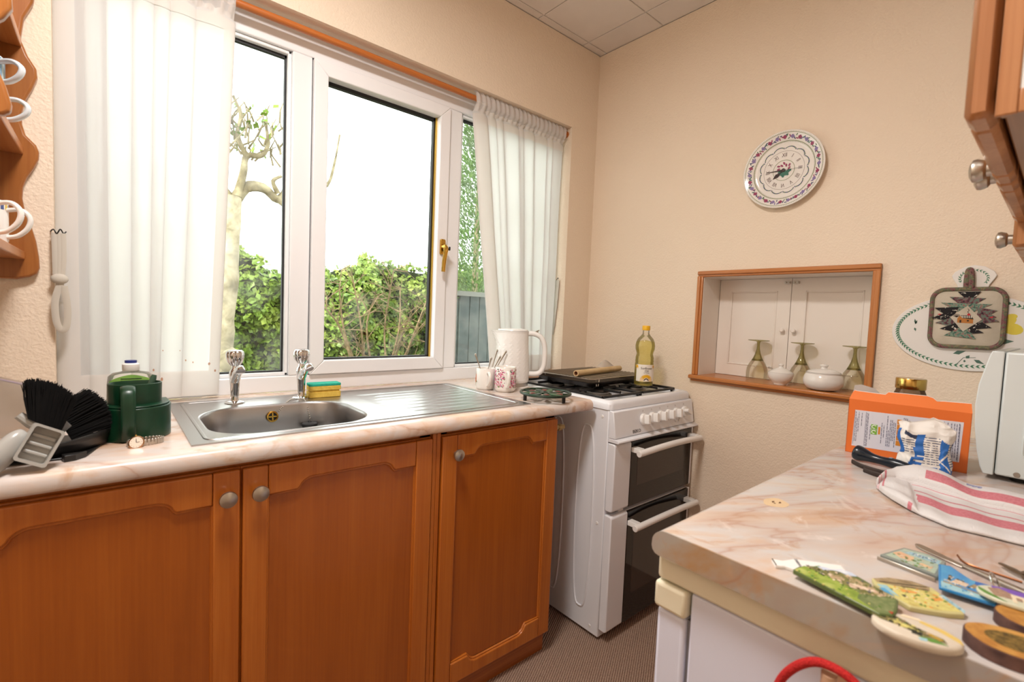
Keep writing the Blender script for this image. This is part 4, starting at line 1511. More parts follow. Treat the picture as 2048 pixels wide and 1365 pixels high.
m_stb = [plain('stripe_blue', '4f86a8', .3), plain('stripe_pale', 'bcd0cc', .3), plain('stripe_slate', '7f97a2', .3)]
m_stg = [plain('stripe_green', '84a86a', .3), plain('stripe_lime', 'b9c88e', .3), plain('stripe_teal', '6f9a8e', .3)]
m_bluewhite = plain('bluish_china', 'dfe6ea', .12, coat=.4)
for lab, z, cols in (('pale mug with green stripes standing on the upper pine shelf', 1.5515, m_stg), ('pale mug with blue stripes stacked on the green striped mug', 1.625, m_stb)):
    t = thing('mug', lab, 'mug', (-.198, 1.50, z), rz=math.radians(-20 if cols is m_stg else -32))
    B().lathe(mug_profile(.036, .070, foot=.9), 36).build('body', m_bluewhite, t, smooth=50)
    ear(.036, .070, sx=.040, w=.0048).build('handle', m_bluewhite, t, smooth=60)
    stripes(t, .0363, .012, .067, cols)
for lab, y, x, rz in (('white mug with blue and yellow rim squares at the back of the lower pine shelf', 1.535, -.200, -12), ('plain white mug with angular handle at the front of the lower pine shelf', 1.440, -.203, -18)):
    t = thing('mug', lab, 'mug', (x, y, 1.3035), rz=math.radians(rz))
    B().lathe(mug_profile(.036, .098, foot=.95), 36).build('body', m_china, t, smooth=50)
    ear(.036, .098, sx=.036, w=.0048).build('handle', m_china, t, smooth=60)
    if y > 1.5:
        b = B()
        for k in range(22):
            b.mat(k % 2)
            a0, a1 = 2 * PI * (k + .1) / 22, 2 * PI * (k + .8) / 22
            b.add([(.0363 * math.cos(a), .0363 * math.sin(a), z) for a, z in ((a0, .078), (a1, .078), (a1, .090), (a0, .090))], [(0, 1, 2, 3)])
        b.build('rim_print', [plain('print_blue', '4a5a8c', .3), plain('print_gold', 'd8b84c', .3)], t, smooth=0)

# ================================================================== END WALL: CLOCK, HATCH CHINA, BOARD
WU, WV = (0, -1, 0), (0, 0, 1)
cl = thing('wall_clock', 'round china plate clock with a floral border on the end wall', 'clock', M=frame((XE, .738, 1.779), WU, WV))
R = .141
prof = [(0, .002), (.06, .002), (.085, .004), (.100, .008), (R - .004, .023), (R, .026), (R - .001, .028), (R - .006, .0275), (.108, .0155), (.102, .0125), (.094, .0105), (0, .0095)]
B().lathe(prof, 72).build('plate', m_china, cl, smooth=50)


def face_z(r):
    return (.0097 + .0011 * r / .094) if r < .094 else (.0105 + (r - .094) * .25 if r < .102 else .0155 + (r - .108) / (.135 - .108) * .0120)


def blob(b, r, a, w, h, rot=0, n=8, dz=.0004):
    cx, cy = r * math.cos(a), r * math.sin(a)
    vs = []
    for k in range(n):
        t = 2 * PI * k / n
        x, y = w * math.cos(t), h * math.sin(t)
        x, y = x * math.cos(rot) - y * math.sin(rot), x * math.sin(rot) + y * math.cos(rot)
        q = math.hypot(cx + x, cy + y)
        vs.append((cx + x, cy + y, face_z(q) + dz))
    b.add(vs, [tuple(range(n))])


def ring(b, r, w, n=72, dz=.0004):
    vs = []
    for k in range(n):
        a = 2 * PI * k / n
        for q in (r - w / 2, r + w / 2):
            vs.append((q * math.cos(a), q * math.sin(a), face_z(q) + dz))
    b.add(vs, [(2 * k, 2 * k + 1, (2 * k + 3) % (2 * n), (2 * k + 2) % (2 * n)) for k in range(n)])


pg, pgl, ppk, ppu, pbl, ptl, pbr = [plain(n_, c_, .3) for n_, c_ in (('print_olive', '6f7f3c'), ('print_leaf', '5f7f58'), ('print_plum', '9c4668'), ('print_lilac', '8f7fae'), ('print_slate', '56607c'), ('print_teal', '3e7464'), ('print_numeral', '5e403e'))]
b = B()
b.mat(0)
ring(b, .1055, .0016)
ring(b, .1325, .0013)
ring(b, .037, .0013)
for k in range(150):
    a = 2 * PI * k / 150
    blob(b, .1027, a, .0014, .0008, a, 5)
    blob(b, .1352, a, .0014, .0008, a, 5)
b.mat(6)
ring(b, .0700, .0007)
rnd = random.Random(5)
for k in range(84):
    a = 2 * PI * k / 84
    kind = rnd.choice((2, 2, 3, 4, 4, 5, 1))
    if k % 3 == 0:
        b.mat(2 if k % 2 else 3)
        for q in range(4):
            blob(b, .119 + .003 * math.cos(q * 1.57), a + .026 * math.sin(q * 1.57), .0046, .0036, q, 7, .0005 + q * .00006)
    else:
        b.mat(kind)
        blob(b, .119 + rnd.uniform(-.006, .006), a, .0056, .0021, a + rnd.uniform(-1.5, 1.5), 7)
        b.mat(rnd.choice((1, 4, 5)))
        blob(b, .119 + rnd.uniform(-.007, .007), a + .03, .0046, .0018, a + rnd.uniform(-1.5, 1.5), 7, .0006)
for k in range(12):
    for j in range(9):
        t = (j - 4) / 4
        a = 2 * PI * (k + .5) / 12 + t * .22
        rr = .0805 + .0055 * (1 - t * t)
        b.mat((4, 1, 4)[j % 3])
        blob(b, rr, a, .0038, .0017, a + 1.2 + t, 6)
for k in range(7):
    b.mat(2)
    a = .3 + k * .42
    blob(b, .019 + .006 * (k % 2), a, .0062, .0036, a + .5, 8, .0005)
b.mat(5)
for k in range(8):
    a = 3.5 + k * .37
    blob(b, .014 + .005 * (k % 2), a, .0085, .0052, a + .3, 8, .0006)
b.build('floral_print', [pg, pgl, ppk, ppu, pbl, ptl, pbr], cl, smooth=0)
b = B()
for k, s_ in enumerate(('XII', 'I', 'II', 'III', 'IIII', 'V', 'VI', 'VII', 'VIII', 'IX', 'X', 'XI')):
    a = PI / 2 - 2 * PI * k / 12
    b.text(s_, .0185, Matrix.Translation((.0555 * math.cos(a), .0555 * math.sin(a), .0106)) @ Matrix.Rotation(a - PI / 2, 4, 'Z') @ Matrix.Diagonal((.8, 1.1, 1, 1)))
b.build('numerals', pbr, cl, smooth=0)
m_hand = plain('dark_hand', '2c1614', .4)
H = lambda ang, pts, z: B().prism(pts, z, z + .0006).xf(Matrix.Rotation(math.radians(ang), 4, 'Z'))
H(90, [(-.003, -.006), (.003, -.006), (.0016, .030), (.0007, .060), (-.0007, .060), (-.0016, .030)], .0125).build('minute_hand', m_hand, cl, smooth=0)
H(128, [(-.003, -.004), (.003, -.004), (.0018, .016), (.0075, .028), (.002, .042), (0, .046), (-.002, .042), (-.0075, .028), (-.0018, .016)], .0112).build('hour_hand', m_hand, cl, smooth=0)
H(-92, [(-.0004, -.012), (.0004, -.012), (.0004, .062), (-.0004, .062)], .014).build('second_hand', m_hand, cl, smooth=0)
B().lathe([(.006, .0098), (.006, .0148), (0, .0155)], 16).build('hand_boss', m_hand, cl)

# goblets upside down and china in the hatch
m_gob = clear('olive_glass', 'faf8ee', .03, .08, haze=('e8e0c4', .04))
m_gob2 = clear('olive_glass_thick', 'dcd8b4', .03, .08, haze=('a09a64', .06))
gz = .973
prof = [(.0385, 0), (.0392, .012), (.0400, .030), (.0375, .048), (.031, .064), (.0225, .078), (.0185, .083)]
prof_i = [(.0185, .083), (.012, .084), (0, .085)]
stem = [(.0225, .0775), (.0165, .090), (.0105, .106), (.0065, .124), (.0052, .140), (.0055, .152), (.0095, .157), (.036, .1595), (.0395, .1605), (.0395, .1625), (.012, .1640), (0, .1642)]


def goblet(label, y):
    t = thing('goblet', label, 'glass', (2.040, y, gz), group='olive glass goblets turned upside down in the hatch')
    B().lathe(prof + [(.0225, .0775)], 36).build('bowl', m_gob, t, smooth=60)
    B().lathe([(0, .0765)] + stem[:6], 28).build('stem', m_gob2, t, smooth=60)
    B().lathe(stem[5:], 36).build('foot', m_gob2, t, smooth=60)
    return t


goblet('olive glass goblet upside down left of the lidded sugar bowl', .829)
goblet('olive glass goblet upside down between the sugar bowl and the larger pot', .667)
goblet('olive glass goblet upside down at the right end, partly behind the orange box', .496)
sb = thing('sugar_bowl', 'small white lidded sugar bowl with a spoon handle poking out in the hatch', 'bowl', (1.968, .711, gz))
B().lathe([(0, .001), (.020, .001), (.022, 0), (.0225, .004), (.030, .010), (.041, .024), (.0445, .040), (.044, .046), (.041, .046), (.041, .040), (.028, .012), (0, .010)], 36).build('bowl', m_china, sb, smooth=60)
B().lathe([(.042, .0465), (.038, .0505), (.022, .060), (.008, .065), (.006, .069), (.0095, .075), (.007, .079), (0, .080)], 36).build('lid', m_china, sb, smooth=50)
B().tube([(-.005, .020, .052), (-.01, .034, .060), (-.012, .042, .062)], [.002, .003, .0045], 8).build('spoon_handle', m_nickel, sb)
pt = thing('lidded_pot', 'large round white lidded pot between two goblets in the hatch', 'pot', (1.965, .567, gz))
B().lathe([(0, .001), (.035, .0), (.052, .006), (.062, .022), (.0635, .036), (.059, .052), (.055, .058), (.0565, .063), (.053, .063), (.052, .056), (0, .050)], 44).build('pot', m_china, pt, smooth=50)
B().lathe([(.0535, .0635), (.050, .068), (.030, .075), (.011, .077), (.009, .081), (.014, .088), (.012, .092), (0, .093)], 40).build('lid', m_china, pt, smooth=50)

# oval cutting board and pot holder hanging on the wall
bd_ = thing('oval_board', 'white oval worktop saver with leaf border hanging on the end wall', 'board', M=frame((XE, .196, 1.200), WU, WV))
hx, hz_ = .180, .113
ov_ = []
for k in range(73):
    a = math.radians(68 - 316 * k / 72)
    ov_.append((hx * math.cos(a), hz_ * math.sin(a)))
lob = [(-.036, .108), (-.031, .122), (-.034, .140), (-.044, .158), (-.048, .168), (-.042, .180), (-.022, .194), (0, .199), (.022, .194), (.042, .180), (.048, .168), (.044, .158), (.034, .140), (.031, .122), (.036, .108)]
ov_ = [p for p in ov_ if not (abs(p[0]) < .040 and p[1] > 0)]
ovp = [(x, y) for x, y in ov_]
# ordered clockwise starting right of the handle, then back over the handle from its left
B().prism(ovp + lob, .001, .006).build('board', plain('melamine_white', 'ece8e4', .2, coat=.2), bd_, bev=.0015)
b = B()
for k in range(88):
    a = 2 * PI * k / 88
    if abs(a - PI / 2) < .16:
        continue
    x, y = (hx - .014) * math.cos(a), (hz_ - .014) * math.sin(a)
    t = math.atan2((hz_ - .014) * math.cos(a), -(hx - .014) * math.sin(a))
    for s in (-1, 1):
        m0 = b.mark()
        b.prism([(-.0068, 0), (-.001, .0026), (.0056, 0), (-.001, -.0016)], .006, .0064)
        b.xf(Matrix.Translation((x, y, 0)) @ Matrix.Rotation(t + s * .62, 4, 'Z') @ Matrix.Translation((.004, 0, 0)), m0)
for k in range(16):
    a = math.radians(205 - 230 * k / 15)
    x, y = .030 * math.cos(a), .160 + .024 * math.sin(a)
    for s in (-1, 1):
        m0 = b.mark()
        b.prism([(-.0045, 0), (-.001, .0017), (.004, 0), (-.001, -.0012)], .006, .0064)
        b.xf(Matrix.Translation((x, y, 0)) @ Matrix.Rotation(a - PI / 2 + s * .6, 4, 'Z') @ Matrix.Translation((.003, 0, 0)), m0)
b.build('leaf_border_print', plain('print_sage', '4f8a6c', .4), bd_, smooth=0)
b = B()
b.mat(0)
for x, y, w, h, r in ((.075, .035, .022, .014, .6), (.088, .016, .022, .016, -.3), (.066, .010, .018, .012, 1.2), (.084, .050, .012, .008, .2)):
    b.prism([(x + w * math.cos(t) * math.cos(r) - h * math.sin(t) * math.sin(r), y + w * math.cos(t) * math.sin(r) + h * math.sin(t) * math.cos(r)) for t in [2 * PI * k / 14 for k in range(14)]], .006, .0064 + .0001 * x)
b.mat(1)
for x, y, L, w, r in ((-.030, -.064, .030, .006, .35), (.016, -.078, .026, .005, -.45), (.0, -.076, .012, .005, 1.0), (.060, -.022, .034, .008, .1), (-.122, .022, .016, .003, 1.8), (-.124, .020, .014, .003, 1.2), (-.124, .010, .012, .003, -1.3), (.11, -.05, .03, .006, .4), (-.006, -.084, .006, .004, 0)):
    m0 = b.mark()
    b.prism([(0, 0), (L * .4, w), (L, 0), (L * .4, -w)], .006, .0064)
    b.xf(Matrix.Translation((x, y, 0)) @ Matrix.Rotation(r, 4, 'Z'), m0)
b.tube([(-.02, -.095, .0064), (-.006, -.074, .0064), (.02, -.072, .0064)], .0007, 4)
b.build('flower_print', [plain('print_yellow_flower', 'e3cf4a', .4), plain('print_dark_leaf', '4e6f62', .4)], bd_, smooth=0)

ph_ = thing('pot_holder', 'quilted pot holder with a patchwork house hung over the oval board', 'pot holder', M=frame((XE - .0085, .2035, 1.243), WU, (0, .025, 1)))
m_calico = plain('calico', 'cfc4b2', .9, c2='bfb3a0', sc=25, bump=(500, .5))
q = rrect(-.078, .078, -.085, .085, .030, 8)
b = B()
vs = [(0, 0, .012)]
for s, z in ((.45, .0125), (.8, .011), (1.0, .004)):
    vs += [(x * s, y * s, z + .0008 * math.sin(40 * x) * math.sin(31 * y)) for x, y in q]
n = len(q)
vs += [(x, y, 0) for x, y in q]
fs = [(0, 1 + i, 1 + (i + 1) % n) for i in range(n)]
for r in range(3):
    fs += [(1 + r * n + i, 1 + (r + 1) * n + i, 1 + (r + 1) * n + (i + 1) % n, 1 + r * n + (i + 1) % n) for i in range(n)]
b.add(vs, fs).build('pad', m_calico, ph_, smooth=60)
M_ = MT('paisley_binding')
nz = M_.noise(M_.coord(), 75, 3, .6)
m_bind = M_.set(M_.ramp(nz, [(.3, '4b3a34'), (.42, '8a5a5c'), (.52, '5d6a52'), (.62, '8f8062'), (.72, '6e3f48')]), .9)
B().tube([(*p, .005) for p in q], .0062, 8, closed=True).build('binding', m_bind, ph_)
B().tube(smooth_path([(-.005, .088, .008), (-.005, .110, .009), (-.003, .138, .010), (.003, .140, .010), (.006, .112, .0105), (.006, .088, .009)], 5), .0066, 8, flat=(.6, 1)).build('hanging_loop', m_bind, ph_, smooth=70)


def padz(x, y):
    return .0142


M_ = MT('patch_floral')
nz = M_.noise(M_.coord(), 130, 3, .6)
m_pf = M_.set(M_.ramp(nz, [(.35, '2c2a2e'), (.48, '7a4850'), (.56, '5d8070'), (.68, '8a5860')]), .9)
M_ = MT('patch_black')
nz = M_.noise(M_.coord(), 160, 2, .5)
m_pb = M_.set(M_.ramp(nz, [(.62, '1d1a1c'), (.66, 'e0d8cc')]), .9)
M_ = MT('patch_teal')
nz = M_.noise(M_.coord(), 150, 3, .6)
m_ptl = M_.set(M_.ramp(nz, [(.4, '3f5a50'), (.52, '7f9c88'), (.62, '9a5a58')]), .9)
mats = [m_pf, m_pb, m_ptl]
b = B()
# star of overlapping triangles round a central diamond
tri = [((-.018, .070), (.020, .070), (.004, .044), 1), ((-.032, .056), (.028, .052), (-.002, .026), 0), ((-.046, .040), (.038, .036), (-.004, .010), 2),
       ((-.062, .026), (-.020, .028), (-.030, .0), 1), ((.018, .028), (.052, .020), (.030, .0), 0), ((-.066, .0), (-.028, .020), (-.026, -.010), 1),
       ((.056, -.006), (.022, .016), (.018, -.016), 0), ((-.058, -.014), (-.020, .004), (-.018, -.026), 0), ((.044, -.024), (.014, .0), (.008, -.030), 1),
       ((-.048, -.030), (-.010, -.010), (-.010, -.040), 1), ((.030, -.038), (-.002, -.016), (-.012, -.044), 1), ((-.038, -.048), (-.004, -.022), (.016, -.054), 2), ((.052, .004), (.026, .020), (.024, -.012), 0)]
for i, (p0, p1, p2, mi) in enumerate(tri):
    b.mat(mi)
    z = .0138 + i * .00006
    cx_, cy_ = (p0[0] + p1[0] + p2[0]) / 3, (p0[1] + p1[1] + p2[1]) / 3
    k = 1.18
    cx_, cy_ = cx_ * 1.10, cy_ * 1.08
    p0, p1, p2 = [(x * 1.10, y * 1.08) for x, y in (p0, p1, p2)]
    b.prism([(cx_ + (x - cx_) * k + .002, cy_ + (y - cy_) * k) for x, y in (p0, p1, p2)], .010, z)
b.build('star_patchwork', mats, ph_, smooth=0)
b = B().prism([(-.034, .002), (.002, .036), (.034, -.004), (-.004, -.040)], .0105, .0150)
dm = b.build('centre_diamond', m_calico, ph_, smooth=0)
b = B()
b.mat(0)
b.prism([(-.018, -.014), (.016, -.016), (.016, -.003), (-.006, -.001), (-.013, .006), (-.018, -.001)], .0150, .0153)
b.mat(1)
b.prism([(-.006, -.001), (.017, -.004), (.011, .008), (-.011, .008)], .0150, .0154)
b.prism([(-.013, -.014), (-.009, -.014), (-.009, -.006), (-.013, -.006)], .0150, .0155).prism([(.003, -.010), (.007, -.010), (.007, -.006), (.003, -.006)], .0150, .0155)
b.mat(2)
for k in range(6):
    x = -.008 + k * .0038
    b.prism([(x, 0), (x + .0017, 0), (x + .0012, .007), (x - .0005, .007)], .0154, .0156)
b.mat(3)
b.prism(arc(.006, .010, .0035, 0, 360, 10)[:-1], .0154, .0158)
b.mat(1)
for k in range(7):
    a = .4 + k * .4
    b.tube([(-.020, .002, .0152), (-.020 + .009 * math.cos(a), .004 + .008 * math.sin(a), .0152)], .0006, 4)
b.tube(smooth_path([(.006, .014, .0152), (.003, .018, .0152), (.006, .022, .0152), (.003, .027, .0152)], 4), .0006, 4)
b.mat(3)
b.prism([(-.064, .010), (-.058, .008), (-.054, .010), (-.058, .012)], .0128, .0146).prism([(.048, .003), (.056, .0), (.056, .006)], .0128, .0150)
b.build('house_patch_print', [plain('patch_tan', 'b8783c', .9), plain('patch_dark', '33261f', .9), plain('patch_cream', 'e9e2d4', .9), plain('patch_red', 'c03438', .9)], dm, smooth=0)  # house motif is embroidered on the diamond, not printed

# ================================================================== RIGHT-HAND SIDE: FRIDGE, WORKTOP, WALL UNITS
ZW = .89
fg = thing('fridge', 'white under-counter fridge with cream plastic trim in the right foreground', 'fridge', (.915, .10, 0))
off = Matrix.Translation(-fg.location)
m_fr = plain('fridge_white', 'e4e8fa', .3, c2='dfe3f6', sc=3)
m_cream = plain('cream_plastic', 'ece5cc', .38, c2='e7dfc5', sc=5)
B().box(.644, 1.186, -.22, .331, .03, .806).xf(off).build('body', m_fr, fg, bev=.004)
B().box(.638, 1.190, -.22, .384, .8085, .8465).xf(off).build('top_trim', m_cream, fg, bev=.006, seg=3)['label'] = 'cream plastic top trim'
d = B().box(.640, 1.190, .3365, .382, .06, .764).xf(off).build('door', m_fr, fg, bev=.006, seg=3)
B().box(.634, 1.194, .3335, .3855, .7655, .806).xf(off).build('door_cap', m_cream, d, bev=.006, seg=3)['label'] = 'cream plastic cap along the door top'
B().box(.650, 1.18, .3305, .337, .07, .76).xf(off).build('door_seal', plain('grey_seal', '8d8c92', .6), d, smooth=0)
b = B()
for x in (.68, 1.15):
    for y in (-.18, .29):
        b.cyl((x, y, 0), (x, y, .032), .016, n=14)
b.xf(off).build('foot', m_black, fg)
bc = thing('base_cabinet', 'oak cabinet under the worktop between the fridge and the end wall', 'cabinet', (1.565, .07, 0))
off = Matrix.Translation(-bc.location)
B().box(1.196, 1.93, -.23, .34, .1, .8505).box(1.2, 1.925, -.2, .30, 0, .1).xf(off).build('carcass', m_oak, bc, smooth=0)
for x0, x1 in ((1.20, 1.56), (1.565, 1.925)):
    b = B().box(x0, x0 + .05, .341, .363, .11, .845).box(x1 - .05, x1, .341, .363, .11, .845).box(x0 + .05, x1 - .05, .341, .363, .11, .18).box(x0 + .05, x1 - .05, .341, .363, .775, .845)
    d = b.xf(off).build('door', m_oak, bc, bev=.003)
    B().box(x0 + .045, x1 - .045, .342, .354, .17, .78).xf(off).build('panel', m_panel, d, smooth=0)

w2 = thing('worktop', 'pink marble laminate worktop on the right with souvenirs and a cut end', 'worktop', (1.28, .08, .85))
off = Matrix.Translation(-w2.location)
pf = [(-y + .0, z) for y, z in nose(-.386, .234, .8515, ZW, .022)]
b = B()
b.prism(pf, .624, XE - .002)
b.xf(Matrix(((0, 0, 1, 0), (1, 0, 0, 0), (0, 1, 0, 0), (0, 0, 0, 1))))
b.xf(off).build('slab', m_marble2, w2, smooth=30)
m_edge = marble_mat('marble_edging_strip', (.4, .2, 1.7), ('b08a62', 'aea498', 'a8a09c', 'b2a890'))
pe = [(-y, z) for y, z in nose(-.3862, .234, .8513, ZW + .0002, .022)]
b = B().prism(pe, .6215, .6242)
b.xf(Matrix(((0, 0, 1, 0), (1, 0, 0, 0), (0, 1, 0, 0), (0, 0, 0, 1)))).xf(off).build('edging_strip', m_edge, w2, smooth=30)
# burn mark in the laminate
b = B()
b.mat(0)
b.prism([(.024 * math.cos(t) * (1 + .12 * math.sin(3 * t)), .019 * math.sin(t)) for t in [2 * PI * k / 20 for k in range(20)]], 0, .00025)
b.mat(1)
b.tube([(-.004, .004, .0003), (-.001, .006, .0003), (.002, .004, .0003)], .0011, 5).tube([(.002, -.004, .0003), (.006, -.005, .0003), (.008, -.003, .0003)], .0011, 5).tube([(-.006, -.001, .0003), (-.005, .002, .0003)], .0009, 5)
b.xf(Matrix.Translation((.888, .313, ZW))).xf(off).build('burn_mark', [plain('scorch_tan', 'dcc09a', .4), plain('scorch_dark', '5c3520', .5)], w2, smooth=0)


# wall units
def wall_unit(label, x0, x1, zb, zt_, doors, knobs):
    t = thing('wall_cabinet', label, 'cabinet', ((x0 + x1) / 2, -.08, zb))
    off = Matrix.Translation(-t.location)
    b = B().box(x0, x0 + .018, -.234, .064, zb, zt_).box(x1 - .018, x1, -.234, .064, zb, zt_).box(x0, x1, -.234, .064, zb + .012, zb + .030).box(x0, x1, -.234, .064, zt_ - .02, zt_).box(x0, x1, -.234, -.225, zb, zt_)
    b.xf(off).build('carcass', m_cabx, t, bev=.0015, seg=1)
    # framed white end panel
    e = B().box(x0 - .006, x0 - .001, .050, .0665, zb - .004, zt_).box(x0 - .006, x0 - .001, -.234, -.212, zb - .004, zt_).box(x0 - .006, x0 - .001, -.212, .050, zb - .004, zb + .020).box(x0 - .006, x0 - .001, -.212, .050, zt_ - .02, zt_)
    e.xf(off).build('end_frame', m_cab, t, bev=.0015)
    B().box(x0 - .0045, x0 - .001, -.212, .050, zb + .020, zt_ - .02).xf(off).build('end_panel', plain('end_panel_white', 'e8edf0', .4), t, smooth=0)
    # pelmet moulding under the end and the front
    k = B()
    k.prism([(0, 0), (.016, 0), (.016, -.006), (.008, -.012), (.006, -.024), (0, -.024)], -.225, .040)
    k.xf(Matrix(((1, 0, 0, x0 + .002), (0, 0, 1, 0), (0, 1, 0, zb), (0, 0, 0, 1)))).xf(off).build('pelmet', m_cab, t, bev=.002)
    for a, c in doors:
        b = B().box(a, a + .055, .068, .091, zb, zt_).box(c - .055, c, .068, .091, zb, zt_).box(a + .055, c - .055, .068, .091, zb, zb + .06).box(a + .055, c - .055, .068, .091, zt_ - .06, zt_)
        d = b.xf(off).build('door', m_cab, t, bev=.006, seg=1)
        B().box(a + .05, c - .05, .070, .080, zb + .055, zt_ - .055).xf(off).build('panel', m_white, d, smooth=0)
        for kx in knobs:
            if a < kx < c:
                kb = B().lathe([(.010, 0), (.010, .008), (.0145, .011), (.0175, .019), (.0165, .0235), (.010, .027), (0, .0285)], 24)
                kb.xf(frame((kx, .091, zb + .020), (-1, 0, 0), (0, 0, 1))).xf(off).build('knob', m_nickel, d)
    return t


wall_unit('wooden wall cabinet with white end panel at the top right, nearest the camera', .700, 1.400, 1.426, 2.13, ((.698, 1.034), (1.038, 1.402)), (1.008, 1.064))
wall_unit('wooden wall cabinet hanging lower against the end wall beyond the first one', 1.406, 1.934, 1.378, 2.13, ((1.406, 1.666), (1.670, 1.934)), (1.437,))

# microwave
mv = thing('microwave', 'white microwave oven at the right end of the worktop seen from its side', 'microwave', (1.66, -.05, ZW))
off = Matrix.Translation(-mv.location)
m_mw = plain('microwave_white', 'd9e0e0', .25, c2='d4dcdc', sc=4)
B().box(1.433, 1.90, -.220, .0855, .902, 1.163).xf(off).build('casing', m_mw, mv, bev=.004)
prof = [(.0870, .900), (.103, .900), (.109, .915), (.116, .95), (.122, 1.00), (.1245, 1.045), (.122, 1.09), (.116, 1.12), (.110, 1.15), (.106, 1.164), (.0870, 1.164)]
b = B().prism(prof, 1.432, 1.902)
b.xf(Matrix(((0, 0, 1, 0), (1, 0, 0, 0), (0, 1, 0, 0), (0, 0, 0, 1)))).xf(off)
d = b.build('door', m_mw, mv, smooth=40, bev=.002)
B().box(1.46, 1.76, .10, .1195, .972, 1.102).xf(off).build('door_window', m_darkglass, d, bev=.002)
b = B().tube([(1.4325, y, z) for y, z in rrect(-.19, .048, .945, 1.10, .012)], .0018, 6, closed=True)
b.xf(off).build('side_pressing', m_mw, mv)
b = B().lathe([(.0055, 0), (.0045, .0018), (0, .002)], 14).xf(frame((1.433, .053, .910), (0, -1, 0), (0, 0, 1)))
b.xf(off).build('screw', m_nickel, mv)
b = B()
for x in (1.47, 1.86):
    for y in (-.19, .05):
        b.cyl((x, y, ZW), (x, y, .903), .014, .016, 14)
b.xf(off).build('foot', m_black, mv)

# orange cereal-type carton
ox, oy = Vector((1.413, .348, 0)), Vector((1.441, .128, 0))
ux = (oy - ox).normalized()
bx_ = thing('carton', 'opened orange cardboard carton with printed white panel leaning sideways by the microwave', 'box', M=frame((ox.x, ox.y, ZW), ux, (0, 0, 1)))
L, Hh, Dd = .222, .134, .062
m_or = plain('orange_card', 'e8762e', .55, c2='e4702a', sc=6)
m_card = plain('grey_card', 'b9b0aa', .85, c2='aea49e', sc=30)
b = B()
b.mat(0)
T = .0012
b.box(0, L, 0, Hh, -T, 0).box(0, T, 0, Hh, -Dd, 0).box(L - T, L, 0, Hh, -Dd, 0).box(0, L, 0, T, -Dd, 0)
b.mat(1)
b.box(0, L, 0, Hh + .004, -Dd - T, -Dd)
b.build('carton_body', [m_or, m_card], bx_, smooth=0)
ft = [(0, 0), (L, 0), (L - .002, .026), (L * .78, .0235), (L * .735, .0215), (L * .70, .030), (L * .655, .0335), (L * .335, .0325), (L * .31, .024), (L * .05, .026), (.008, .0275), (.005, .022)]
Mf = Matrix.Translation((0, Hh, 0)) @ Matrix.Rotation(math.radians(-42), 4, 'X')
B().prism(ft, -T, 0).xf(Mf).build('front_flap', plain('orange_card_flap', 'ea7a34', .55), bx_, smooth=0)
B().prism([(x, y) for x, y in ft[2:]] + [(.006, .0215), (L - .004, .0215)], -T * 2, -T * 1.1).xf(Mf @ Matrix.Translation((0, .0022, 0))).build('flap_white_edge', plain('white_card_edge', 'ece8e4', .7), bx_, smooth=0)
B().prism([(.002, 0), (.006, .034), (.020, .038), (.048, .031), (.066, .012), (.080, .002)], 0, T).xf(Matrix.Translation((0, Hh - .002, -.022)) @ Matrix.Rotation(math.radians(-8), 4, 'X')).build('torn_flap', m_card, bx_, smooth=0)
B().prism([(L - .080, 0), (L - .074, .014), (L - .01, .014), (L - .002, 0)], 0, T).xf(Matrix.Translation((0, Hh, -.026)) @ Matrix.Rotation(math.radians(-20), 4, 'X')).build('inner_flap', m_card, bx_, smooth=0)
pn = B().prism([(.012, .018), (L - .014, .022), (L - .012, .112), (.014, .108)], 0, .0004).build('printed_panel', plain('print_white', 'dcdce6', .5), bx_, smooth=0)
b = B()
b.mat(0)
rnd = random.Random(2)
for x, n_, y0, y1 in ((.016, 1, .030, .104), (.019, 1, .03, .09), (.022, 1, .055, .104), (.028, 1, .07, .104), (.038, 1, .022, .104), (.0405, 1, .022, .104), (.046, 1, .04, .075), (.068, 1, .035, .085), (.072, 1, .05, .08), (.078, 1, .03, .104), (.081, 1, .03, .07), (.084, 1, .03, .095), (.087, 1, .045, .095), (.090, 1, .045, .09), (.093, 1, .03, .09), (.108, 1, .02, .104), (.111, 1, .03, .104), (.114, 1, .05, .104), (.118, 1, .022, .1), (.178, 1, .06, .108), (.184, 1, .04, .108), (.190, 1, .05, .108), (.195, 1, .03, .108), (.199, 1, .03, .106), (.203, 1, .026, .108)):
    y = y0
    while y < y1:
        ln = rnd.uniform(.003, .010)
        b.prism([(x, y), (x + .0011, y), (x + .0011, min(y + ln, y1)), (x, min(y + ln, y1))], .0004, .0007)
        y += ln + .0016
for x in (.0138, .036, .2045):
    b.prism([(x, .022), (x + .0006, .022), (x + .0006, .106), (x, .106)], .0004, .0007)
b.mat(1)
for k in range(2):
    b.prism([(.048, .054 + k * .0125), (.060, .054 + k * .0125), (.060, .0655 + k * .0125), (.048, .0655 + k * .0125)], .0004, .0008)
b.mat(2)
b.prism([(.062, .056), (.066, .056), (.066, .074), (.062, .074)], .0004, .0008)
for k in range(5):
    b.prism([(.0965, .036 + k * .0128), (.1055, .036 + k * .0128), (.1055, .0475 + k * .0128), (.0965, .0475 + k * .0128)], .0004, .0008)
b.mat(3)
for k in range(2):
    b.tube([(.054 + .0038 * math.cos(t), .0598 + k * .0125 + .0038 * math.sin(t), .0009) for t in [math.radians(30 + 24 * q) for q in range(12)]], .0010, 4)
b.build('carton_print', [plain('print_grey_ink', '5c5c74', .5), plain('print_green', '7cb342', .5), plain('print_orange', 'd98a2c', .5), plain('print_pale', 'f0f4e8', .5)], pn, smooth=0)

